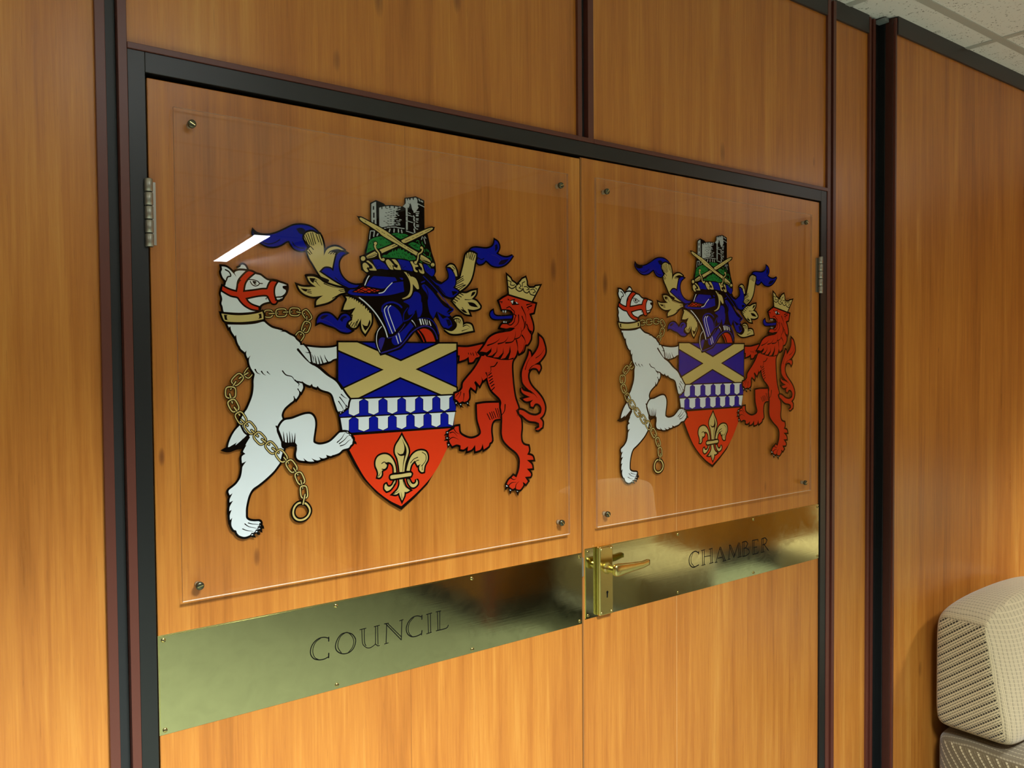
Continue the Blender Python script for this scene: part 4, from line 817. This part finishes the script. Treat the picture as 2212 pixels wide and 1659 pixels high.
def smooth_pts(P, closed):
    n = len(P)
    if n < 3: return list(P)
    def ang(i):
        a = P[(i - 1) % n]; b = P[i]; c = P[(i + 1) % n]
        v1 = (b[0] - a[0], b[1] - a[1]); v2 = (c[0] - b[0], c[1] - b[1])
        l = math.hypot(*v1) * math.hypot(*v2)
        if l < 1e-12: return 0
        return math.acos(max(-1, min(1, (v1[0] * v2[0] + v1[1] * v2[1]) / l)))
    cor = [(not closed and i in (0, n - 1)) or ang(i) > 1.05 for i in range(n)]
    out = []
    for i in range(n if closed else n - 1):
        p0, p1, p2, p3 = P[(i - 1) % n], P[i], P[(i + 1) % n], P[(i + 2) % n]
        if cor[i]: p0 = (p1[0] * 1.0, p1[1] * 1.0)
        if cor[(i + 1) % n]: p3 = p2
        out.append(p1)
        d = math.dist(p1, p2)
        k = 3 if d > .012 else (2 if d > .004 else 1)
        for s in range(1, k + 1):
            t = s / (k + 1.0)
            out.append(tuple(.5 * (2 * p1[j] + (p2[j] - p0[j]) * t + (2 * p0[j] - 5 * p1[j] + 4 * p2[j] - p3[j]) * t * t + (3 * p1[j] - p0[j] - 3 * p2[j] + p3[j]) * t ** 3) for j in (0, 1)))
    if not closed: out.append(P[-1])
    return out

class Ink:
    def __init__(s): s.V, s.F, s.M = [], [], []
    def poly(s, P, y, k):
        n = len(s.V); s.V += [(p[0], y, p[1]) for p in P]
        for t in tessellate_polygon([[Vector((p[0], p[1], 0)) for p in P]]):
            a, b, c = (P[i] for i in t)
            cr = (b[0] - a[0]) * (c[1] - a[1]) - (b[1] - a[1]) * (c[0] - a[0])
            if abs(cr) < 1e-12: continue
            t = t if cr > 0 else t[::-1]
            s.F.append(tuple(n + i for i in t)); s.M.append(k)
    def stroke(s, P, w0, y, k, closed=False, w1=None):
        # one mitred ribbon, no overlapping faces
        Q = [P[0]]
        for p in P[1:]:
            if math.dist(p, Q[-1]) > 2e-5: Q.append(p)
        if closed and len(Q) > 2 and math.dist(Q[0], Q[-1]) < 2e-5: Q.pop()
        P = Q; n = len(P)
        if n < 2: return
        wd = lambda i: w0 / 2 if w1 is None else (w0 + (w1 - w0) * i / (n - 1)) / 2
        def nrm(i, j):
            dx, dz = P[j][0] - P[i][0], P[j][1] - P[i][1]; l = math.hypot(dx, dz); return (-dz / l, dx / l)
        v0 = len(s.V)
        for i in range(n):
            if closed: a, b = nrm((i - 1) % n, i), nrm(i, (i + 1) % n)
            else: a = nrm(max(i - 1, 0), max(i, 1)); b = nrm(min(i, n - 2), min(i + 1, n - 1))
            d = 1 + a[0] * b[0] + a[1] * b[1]
            if d < .25: m_ = (b[0], b[1]); f = 1.0
            else: m_ = ((a[0] + b[0]) / d, (a[1] + b[1]) / d); f = 1.0
            l = math.hypot(*m_)
            if l > 2.2: m_ = (m_[0] * 2.2 / l, m_[1] * 2.2 / l)
            r = wd(i)
            s.V += [(P[i][0] - m_[0] * r, y, P[i][1] - m_[1] * r), (P[i][0] + m_[0] * r, y, P[i][1] + m_[1] * r)]
        for i in range(n if closed else n - 1):
            j = (i + 1) % n
            s.F.append((v0 + 2 * i, v0 + 2 * j, v0 + 2 * j + 1, v0 + 2 * i + 1)); s.M.append(k)
        if not closed:
            for i, j, sg in ((0, 1, -1), (n - 1, n - 2, 1)):
                r = wd(i)
                if r < 2.2e-4: continue
                a = nrm(i, j) if i == 0 else nrm(j, i)
                v = len(s.V); t_ = (a[1] * sg, -a[0] * sg)
                s.V += [(P[i][0] + r * (math.cos(q * math.pi / 6) * a[0] + math.sin(q * math.pi / 6) * t_[0]), y,
                         P[i][1] + r * (math.cos(q * math.pi / 6) * a[1] + math.sin(q * math.pi / 6) * t_[1])) for q in range(7)]
                f_ = tuple(range(v, v + 7)); s.F.append(f_ if sg < 0 else f_[::-1]); s.M.append(k)

inks = {}; order = []; layer = 0; STEP = 2.0e-6
for line in DATA.strip().split('\n'):
    if line[0] == '@':
        part = line[1:]
        if part not in inks: inks[part] = Ink(); order.append(part)
        I = inks[part]; continue
    kind, ck, wd, *ps = line.split()
    P = [tuple(int(v) / 1e4 for v in p.split(',')) for p in ps]; wd = int(wd) / 1e5; k = ARTK.index(ck); kk = ARTK.index('k')
    if kind in ('F', 'P'):
        if kind == 'F': P = smooth_pts(P, True)
        if wd > 0:
            layer += 1; I.stroke(P, 2 * wd, -layer * STEP, kk, True)
        layer += 1; I.poly(P, -layer * STEP, k)
    elif kind == 'L':
        layer += 1; I.stroke(smooth_pts(P, False), wd, -layer * STEP, k)
    elif kind == 'LC':
        layer += 1; I.stroke(P, wd, -layer * STEP, k, True)
    elif kind == 'T':
        layer += 1; I.stroke(smooth_pts(P, False), wd, -layer * STEP, k, False, wd * .12)
    elif kind == 'K':
        layer += 1
        for i in range(0, len(P) - 1, 2): I.stroke([P[i], P[i + 1]], wd, -layer * STEP, k)
PART_PARENT = {'collar': 'bear', 'fleur_de_lis': 'shield', 'wreath': 'helmet', 'mantling': 'helmet', 'tongue': 'lion', 'crown': 'lion'}
PART_LABEL = {'bear': 'white rearing bear with a red muzzle', 'collar': 'gold collar', 'chain': 'gold chain ending in a ring', 'shield': 'blue, white and red shield with a gold saltire',
              'fleur_de_lis': 'gold fleur-de-lis on red', 'helmet': 'blue knight helmet', 'castle': 'grey castle on a green mound', 'wreath': 'twisted gold and blue wreath',
              'sword': 'gold sword crossing another', 'mantling': 'blue and gold scrolling cloth', 'lion': 'red rearing lion', 'tongue': 'blue curling tongue', 'crown': 'gold crown'}
LX, LZ = 0.74002, 0.00790
AY = -.0050
def sheet(parent, x0, x1, z0, z1):
    V = []; F = []
    bxv(V, F, x0, x1, -.0124, -.0065, z0, z1)
    o = obj('acrylic_sheet', V, F, [acr, acr_edge, acr_back, acr_side], parent)
    for p in o.data.polygons:
        nrm_ = p.normal
        p.material_index = 0 if nrm_.y < -.9 else 2 if nrm_.y > .9 else 1 if nrm_.z < -.9 else 3
    return o
def cap_screw(parent, x, z, ang):
    s = lathe('screw', domem, [(.0062, .0112), (.0062, .0150), (.0058, .0160), (.0040, .0168), (.0012, .0172)], parent, loc=(x, 0, z))
    q = box('screw_slot', brassedge, -.0042, .0042, -.0174, -.0166, -.0006, .0006, parent=s); q.rotation_euler = (0, ang, 0)
    lathe('spacer', mat('clear_spacer', lin(170, 150, 120), .4), [(.0045, 0), (.0045, .0062)], parent, loc=(x, 0, z), n=16)
pan = empty('crest_panel', (LX, 0, LZ + HZ), 'clear acrylic panel printed with coat of arms on the left door leaf', 'sign', 'coat of arms panels')
made = {}
for nme in order:
    if nme == 'sword.001': continue
def ink_obj(key, parent):
    I = inks[key]; base = key.split('.')[0]
    o = obj(base, I.V, I.F, [ART[c] for c in ARTK], parent)
    for p, mi in zip(o.data.polygons, I.M): p.material_index = mi
    return o
for key in order:
    base = key.split('.')[0]
    par = made.get(PART_PARENT.get(base)) if base in PART_PARENT else pan
    o = ink_obj(key, par)
    if par is pan: o.location = (0, AY, 0)
    o['label'] = PART_LABEL[base]
    made[key] = o
sheet(pan, .353 - LX, 1.119 - LX, -.3583 - LZ, .3743 - LZ)
for x, z, a in ((.3785, .3528, .5), (1.0985, .3484, -.3), (.3775, -.3375, -.25), (1.0960, -.3322, .9)): cap_screw(pan, x - LX, z - LZ, a)
DXR, DZR = 0.84618, 0.00336
pan2 = empty('crest_panel.001', (LX + DXR, 0, LZ + DZR + HZ), 'clear acrylic panel printed with coat of arms, above the lever handle', 'sign', 'coat of arms panels')
for key in order:
    o = made[key]
    if o.parent is pan:
        c = o.copy(); col.objects.link(c); c.parent = pan2
        for k2 in order:
            if made[k2].parent is o:
                c2 = made[k2].copy(); col.objects.link(c2); c2.parent = c
RX, RZ = LX + DXR, LZ + DZR
sheet(pan2, 1.1962 - RX, 1.9735 - RX, -.3548 - RZ, .3768 - RZ)
for x, z, a in ((1.226, .3510, -.9), (1.9456, .3535, .4), (1.2245, -.3300, 1.0), (1.9447, -.3320, -.6)): cap_screw(pan2, x - RX, z - RZ, a)

# ---------------------------------------------------------------- brass plates with engraved words
L1 = '''C0 140 5897,-4648 5816,-4615 5722,-4615 5635,-4662 5580,-4745 5572,-4844 5624,-4931 5717,-4974 5811,-4982 5892,-4960
C0 101 5749,-4621 5668,-4663 5620,-4747 5615,-4841 5651,-4924 5717,-4971
C0 165 5899,-4632 5898,-4696
C0 165 5895,-4903 5892,-4975
O1 142 6228,-4619 6131,-4627 6054,-4701 6018,-4796 6030,-4875 6085,-4935 6167,-4972 6265,-4972 6344,-4924 6387,-4836 6388,-4758 6326,-4667 6228,-4619
O1 103 6186,-4625 6116,-4662 6070,-4749 6065,-4844 6126,-4950
O1 103 6256,-4629 6326,-4706 6355,-4797 6330,-4895 6251,-4969
U2 117 6476,-4623 6591,-4620
U2 117 6512,-4625 6520,-4852 6550,-4917 6607,-4965 6680,-4976 6761,-4940
U2 118 6559,-4624 6559,-4847 6586,-4925
U2 119 6775,-4628 6771,-4925
U2 119 6816,-4627 6819,-4949
U2 119 6750,-4626 6853,-4620
U2 119 6765,-4928 6809,-4973 6845,-4977
N3 120 6947,-4615 7027,-4619
N3 133 6994,-4632 6978,-4956
N3 120 6948,-4972 7019,-4967
N3 133 6972,-4617 7279,-4967
N3 120 7018,-4624 7277,-4908
N3 135 7299,-4626 7283,-4967
N3 121 7254,-4622 7324,-4615
C4 151 7708,-4641 7622,-4605 7520,-4612 7426,-4685 7386,-4786 7408,-4885 7492,-4956 7602,-4968 7704,-4943
C4 109 7544,-4617 7457,-4691 7425,-4794 7447,-4893 7508,-4957
C4 165 7713,-4614 7711,-4683
C4 165 7710,-4893 7699,-4964
I5 124 7836,-4616 7847,-4967
I5 124 7892,-4612 7896,-4963
I5 124 7809,-4616 7921,-4610
I5 124 7807,-4970 7907,-4962
L6 125 8042,-4614 8049,-4956
L6 125 8094,-4613 8090,-4950
L6 125 8013,-4609 8115,-4607
L6 139 8013,-4957 8229,-4953 8276,-4906'''
L2 = '''C0 197 15297,-4598 15176,-4541 15043,-4575 14963,-4673 14963,-4779 15016,-4864 15122,-4911 15296,-4881
C0 124 15096,-4574 15029,-4683 15047,-4807 15154,-4909
C0 215 15299,-4568 15299,-4622
H1 144 15432,-4583 15445,-4908
H1 144 15500,-4580 15500,-4910
H1 145 15720,-4581 15736,-4899
H1 145 15781,-4579 15791,-4901
H1 144 15494,-4718 15733,-4728
H1 144 15397,-4559 15514,-4555
H1 145 15678,-4564 15797,-4560
H1 144 15407,-4913 15532,-4911
H1 145 15692,-4911 15825,-4906
A2 165 16083,-4574 15928,-4911
A2 165 16069,-4590 16225,-4920
A2 165 16106,-4582 16276,-4920
A2 146 15998,-4830 16154,-4832
A2 146 15886,-4919 15976,-4918
A2 147 16182,-4932 16311,-4929
M3 167 16455,-4571 16411,-4911
M3 167 16432,-4577 16606,-4904
M3 167 16478,-4580 16644,-4868
M3 168 16790,-4568 16620,-4884
M3 168 16776,-4585 16820,-4914
M3 169 16829,-4578 16879,-4913
M3 148 16368,-4923 16469,-4920
M3 150 16761,-4927 16909,-4923
B4 150 16947,-4572 16954,-4937
B4 151 17007,-4569 17013,-4933
B4 188 16939,-4574 17088,-4576 17157,-4643 17073,-4725 16998,-4737
B4 189 17058,-4732 17194,-4799 17209,-4887 17103,-4928 16954,-4934
E5 152 17345,-4589 17361,-4942
E5 152 17406,-4586 17413,-4936
E5 171 17339,-4588 17566,-4589 17572,-4634
E5 152 17391,-4775 17523,-4774
E5 171 17361,-4942 17575,-4935 17585,-4894
R6 154 17720,-4597 17731,-4939
R6 154 17783,-4596 17790,-4934
R6 192 17714,-4602 17855,-4590 17940,-4656 17887,-4736 17761,-4757
R6 193 17824,-4760 17997,-4932
R6 154 17699,-4942 17824,-4941'''
def plate(x0, x1, z0, z1, label, letters, xs):
    cx, cz = (x0 + x1) / 2, (z0 + z1) / 2
    t = empty('brass_plate', (cx, 0, cz + HZ), label, 'sign', 'engraved brass door plates')
    V, F = [], []; bxv(V, F, x0 - cx, x1 - cx, -.0022, 0, z0 - cz, z1 - cz)
    o = obj('plate', V, F, [brass, brassedge], t)
    bm = bmesh.new(); bm.from_mesh(o.data)
    fr_ = [f for f in bm.faces if f.normal.y < -.9 or f.calc_center_median().y < -.002][0]
    bmesh.ops.bevel(bm, geom=list(fr_.edges), offset=.0016, segments=2, affect='EDGES')
    for f in bm.faces: f.material_index = 0 if abs(f.normal.y) > .95 else 1
    bm.to_mesh(o.data); bm.free()
    cur = {}
    for ln in letters.strip().split('\n'):
        nm, wd, *ps = ln.split()
        P = [(int(a) / 1e4 - cx, int(b) / 1e4 - cz) for a, b in (p.split(',') for p in ps)]
        I = cur.setdefault(nm, Ink()); I.stroke(smooth_pts(P, False), int(wd) / 1e5 * 1.25, -.00228 - len(I.V) * 1e-9, 0)
    for nm in sorted(cur, key=lambda s: s[1]):
        le = obj('engraved_letter', cur[nm].V, cur[nm].F, engr, t); le['label'] = 'engraved letter ' + nm[0]
    for x in xs:
        for z in (z1 - .0075, z0 + .0075):
            s = lathe('screw', brass2, [(.0034, .0020), (.0034, .0030), (.0026, .0037), (.0008, .0040)], t, loc=(x - cx, 0, z - cz), n=18)
            q = box('screw_slot', slotm, -.0030, .0030, -.0042, -.0036, -.0005, .0005, parent=s); q.rotation_euler = (0, .7 * math.sin(x * 91 + z * 37), 0)
    return t
plate(.3190, 1.1610, -.5548, -.4050, 'wide brass plate engraved COUNCIL across the left door leaf', L1, (.3265, .6035, .8810, 1.1530))
plate(1.1690, 2.0262, -.5480, -.3985, 'brass plate engraved CHAMBER across the right door leaf, behind the lever handle', L2, (1.1765, 1.4570, 1.7380, 2.0185))

# ---------------------------------------------------------------- lever handle on its back plate
hd = wbox('door_handle', brass2, 1.2000, 1.2405, -.0130, -.0020, -.5450, -.3970, parent=d2, bevel=.0035, seg=3); hd['label'] = 'worn brass lever handle on an upright lock plate'
for x in (1.2060, 1.2350):
    for z in (-.4035, -.5385):
        s = lathe('screw', brassedge, [(.0026, .0128), (.0026, .0134), (.0010, .0139)], hd, loc=(x, 0, z + HZ), n=14)
kv = []; kn = 14
for i in range(kn + 1):
    a = math.radians(-60 + 300 * i / kn); kv.append((.0030 * math.cos(a), .0030 * math.sin(a)))
kv = [(1.2225 + a, -.4985 + HZ + b) for a, b in kv]
kv = [p for p in kv]
kpoly = [(1.2225 + .0030 * math.cos(math.radians(a)), -.4965 + HZ + .0030 * math.sin(math.radians(a))) for a in range(-55, 236, 20)] + [(1.2207, -.5080 + HZ), (1.2238, -.5080 + HZ)]
Ik = Ink(); Ik.poly(kpoly, -.01315, 0); obj('keyhole', Ik.V, Ik.F, voidm, hd)
NX, NZ_ = 1.2225, -.4445
lathe('lever_rose', brass2, [(.0125, .0125), (.0125, .0150), (.0105, .0170), (.0090, .0200), (.0080, .0260), (.0078, .0380), (.0086, .0440), (.0080, .0480), (.0050, .0500)], hd, loc=(NX, 0, NZ_ + HZ), n=28)
lv = []; lf = []
secs = [(-.0105, .0085, .0080), (-.0085, .0118, .0105), (-.004, .0136, .0115), (.008, .0136, .0110), (.025, .0118, .0095), (.050, .0096, .0080), (.075, .0080, .0070), (.090, .0072, .0066), (.0945, .0064, .0060), (.0955, .0050, .0045)]
for i, (x, hh, th) in enumerate(secs):
    cyv = -.0440 + (.004 if i == len(secs) - 1 else 0)
    czv = NZ_ + (.0015 if x < .09 else .0040) - .010 * max(0, .03 - x) * .0
    for j in range(12):
        a = 2 * math.pi * j / 12
        e = .5
        lv.append((NX + x, cyv + th * .55 * math.copysign(abs(math.cos(a)) ** e, math.cos(a)), czv + HZ + hh * .95 * math.copysign(abs(math.sin(a)) ** e, math.sin(a))))
for k in range(len(secs) - 1):
    for j in range(12):
        lf.append((k * 12 + j, (k + 1) * 12 + j, (k + 1) * 12 + (j + 1) % 12, k * 12 + (j + 1) % 12))
lf += [tuple(range(12)), tuple((len(secs) - 1) * 12 + j for j in range(12))[::-1]]
lever = obj('lever', lv, lf, brass2, hd, smooth=True)
bm = bmesh.new(); bm.from_mesh(lever.data); bmesh.ops.recalc_face_normals(bm, faces=bm.faces); bm.to_mesh(lever.data); bm.free()

# ---------------------------------------------------------------- armchair by the right wall
def tweed(name, ca, cb, rot_side, weak=.62, fuzz=.35):
    M = mat(name, ca, .95, spec=.15); b = M.node_tree.nodes['Principled BSDF']
    b.inputs['Sheen Weight'].default_value = .3
    g = N(M, 'ShaderNodeNewGeometry'); sp = N(M, 'ShaderNodeSeparateXYZ'); L(M, g.outputs['Position'], sp.inputs[0])
    sn = N(M, 'ShaderNodeSeparateXYZ'); L(M, g.outputs['Normal'], sn.inputs[0])
    side = math_n(M, 'GREATER_THAN', math_n(M, 'ABSOLUTE', sn.outputs['X']), .72)
    ca_, sa_ = math.cos(rot_side), math.sin(rot_side)
    def rotc(a, b2, c, s): return math_n(M, 'ADD', math_n(M, 'MULTIPLY', a, c), math_n(M, 'MULTIPLY', b2, s))
    acr_s = rotc(sp.outputs['Z'], sp.outputs['Y'], ca_, sa_); alo_s = rotc(sp.outputs['Y'], sp.outputs['Z'], ca_, -sa_)
    wob = math_n(M, 'MULTIPLY', noise(M, pos_vec(M, (8, 8, 8)), 1, 2), .02)
    acr_f = math_n(M, 'ADD', sp.outputs['X'], wob); alo_f = math_n(M, 'SUBTRACT', sp.outputs['Z'], sp.outputs['Y'])
    def mixf(f, a, b2):
        n = N(M, 'ShaderNodeMix', data_type='FLOAT'); L(M, f, n.inputs[0]); L(M, a, n.inputs[2]); L(M, b2, n.inputs[3]); return n.outputs[0]
    ac = mixf(side, acr_f, acr_s); al = mixf(side, alo_f, alo_s)
    rib = math_n(M, 'FRACT', math_n(M, 'MULTIPLY', ac, 1 / .0068))
    rib2 = math_n(M, 'FRACT', math_n(M, 'MULTIPLY', ac, 1 / .0204))
    dash = math_n(M, 'FRACT', math_n(M, 'MULTIPLY', al, 1 / .0085))
    dark = math_n(M, 'MULTIPLY', math_n(M, 'LESS_THAN', rib, .34), math_n(M, 'LESS_THAN', dash, .78))
    dark2 = math_n(M, 'MULTIPLY', math_n(M, 'LESS_THAN', rib2, .24), math_n(M, 'LESS_THAN', dash, .80))
    fn = noise(M, pos_vec(M, (500, 500, 500)), 1, 2)
    calm = math_n(M, 'ADD', math_n(M, 'MULTIPLY', side, .62), .38)  # dark ribs fade off the sides, painting the lit front paler
    c = mixc(M, math_n(M, 'MULTIPLY', math_n(M, 'MULTIPLY', dark, weak), calm), ca, cb)
    c = mixc(M, math_n(M, 'MULTIPLY', math_n(M, 'MULTIPLY', dark2, .92), calm), c, cb)
    c = mixc(M, math_n(M, 'MULTIPLY', fn, fuzz), c, cb)
    L(M, c, b.inputs['Base Color'])
    bp = N(M, 'ShaderNodeBump'); bp.inputs['Strength'].default_value = .6; bp.inputs['Distance'].default_value = .002; bp.invert = True
    L(M, math_n(M, 'ADD', dark, dark2), bp.inputs['Height']); L(M, bp.outputs[0], b.inputs['Normal'])
    return M
tw1 = tweed('cream_tweed', lin(214, 195, 152), lin(40, 32, 20), math.radians(38), .8, .45)
tw2 = tweed('brown_tweed', lin(92, 78, 54), lin(190, 176, 140), math.radians(-52), .12, .12)
def cushion(name, m, x0, x1, y0, y1, z0, z1, parent, bev, crown=0.0, slope=0.0, wedge=0.0):
    bm = bmesh.new(); bmesh.ops.create_cube(bm, size=1.0)
    bmesh.ops.subdivide_edges(bm, edges=bm.edges, cuts=5, use_grid_fill=True)
    cx, cy, cz = (x0 + x1) / 2, (y0 + y1) / 2, (z0 + z1) / 2
    hx, hy, hz = (x1 - x0) / 2, (y1 - y0) / 2, (z1 - z0) / 2
    for v in bm.verts:
        u = Vector((v.co.x * 2, v.co.y * 2, v.co.z * 2))
        p = Vector((u.x * hx, u.y * hy, u.z * hz))
        # rounded box
        q = Vector((max(-hx + bev, min(hx - bev, p.x)), max(-hy + bev, min(hy - bev, p.y)), max(-hz + bev, min(hz - bev, p.z))))
        d = p - q
        if d.length > 1e-6: p = q + d.normalized() * bev
        if u.z > 0: p.z += crown * u.z * (1 - u.x * u.x) * (1 - .4 * u.y * u.y)
        p.y -= .012 * (1 - u.x * u.x) * (1 - u.z * u.z)
        p.y += slope * (p.z + hz)
        if u.y < 0: p.y += wedge * (p.z + hz) / (2 * hz) * -u.y
        v.co = p + Vector((cx, cy, cz))
    me = bpy.data.meshes.new(name); bm.to_mesh(me); bm.free(); me.materials.append(m)
    for p in me.polygons: p.use_smooth = True
    o = bpy.data.objects.new(name, me); col.objects.link(o); o.parent = parent
    s = o.modifiers.new('sub', 'SUBSURF'); s.levels = 2; s.render_levels = 3
    return o
def armchair(x, y, rz, label):
    t = empty('armchair', (x, y, 0), label, 'armchair', 'tweed armchairs')
    t.rotation_euler = (0, 0, rz)
    cushion('backrest', tw1, -.384, .31, .038, .285, .392, .762, t, .040, .030, .0, .075)
    cushion('seat', tw2, -.382, .31, -.43, .285, .155, .392, t, .035)
    box('frame_rail', railm, -.392, .31, -.35, .23, .10, .165, parent=t, bevel=.006)
    for px in (-.32, .27):
        for py in (-.31, .19):
            box('leg', legm, px - .02, px + .02, py - .02, py + .02, 0, .105, parent=t, bevel=.003)
railm = mat('grey_painted_frame', lin(150, 150, 146), .4); legm = mat('chair_leg_metal', lin(70, 70, 68), .35, metal=.8)
armchair(2.887, -.35, 0, 'low armchair in cream and brown ribbed tweed against the right wall')
armchair(4.80, -1.50, -math.pi / 2, 'tweed armchair against the far right lobby wall, mirrored faintly in the brass plate')
armchair(3.45, -2.20, math.pi, 'tweed armchair facing the doors from the opposite wall, mirrored in the brass plates')
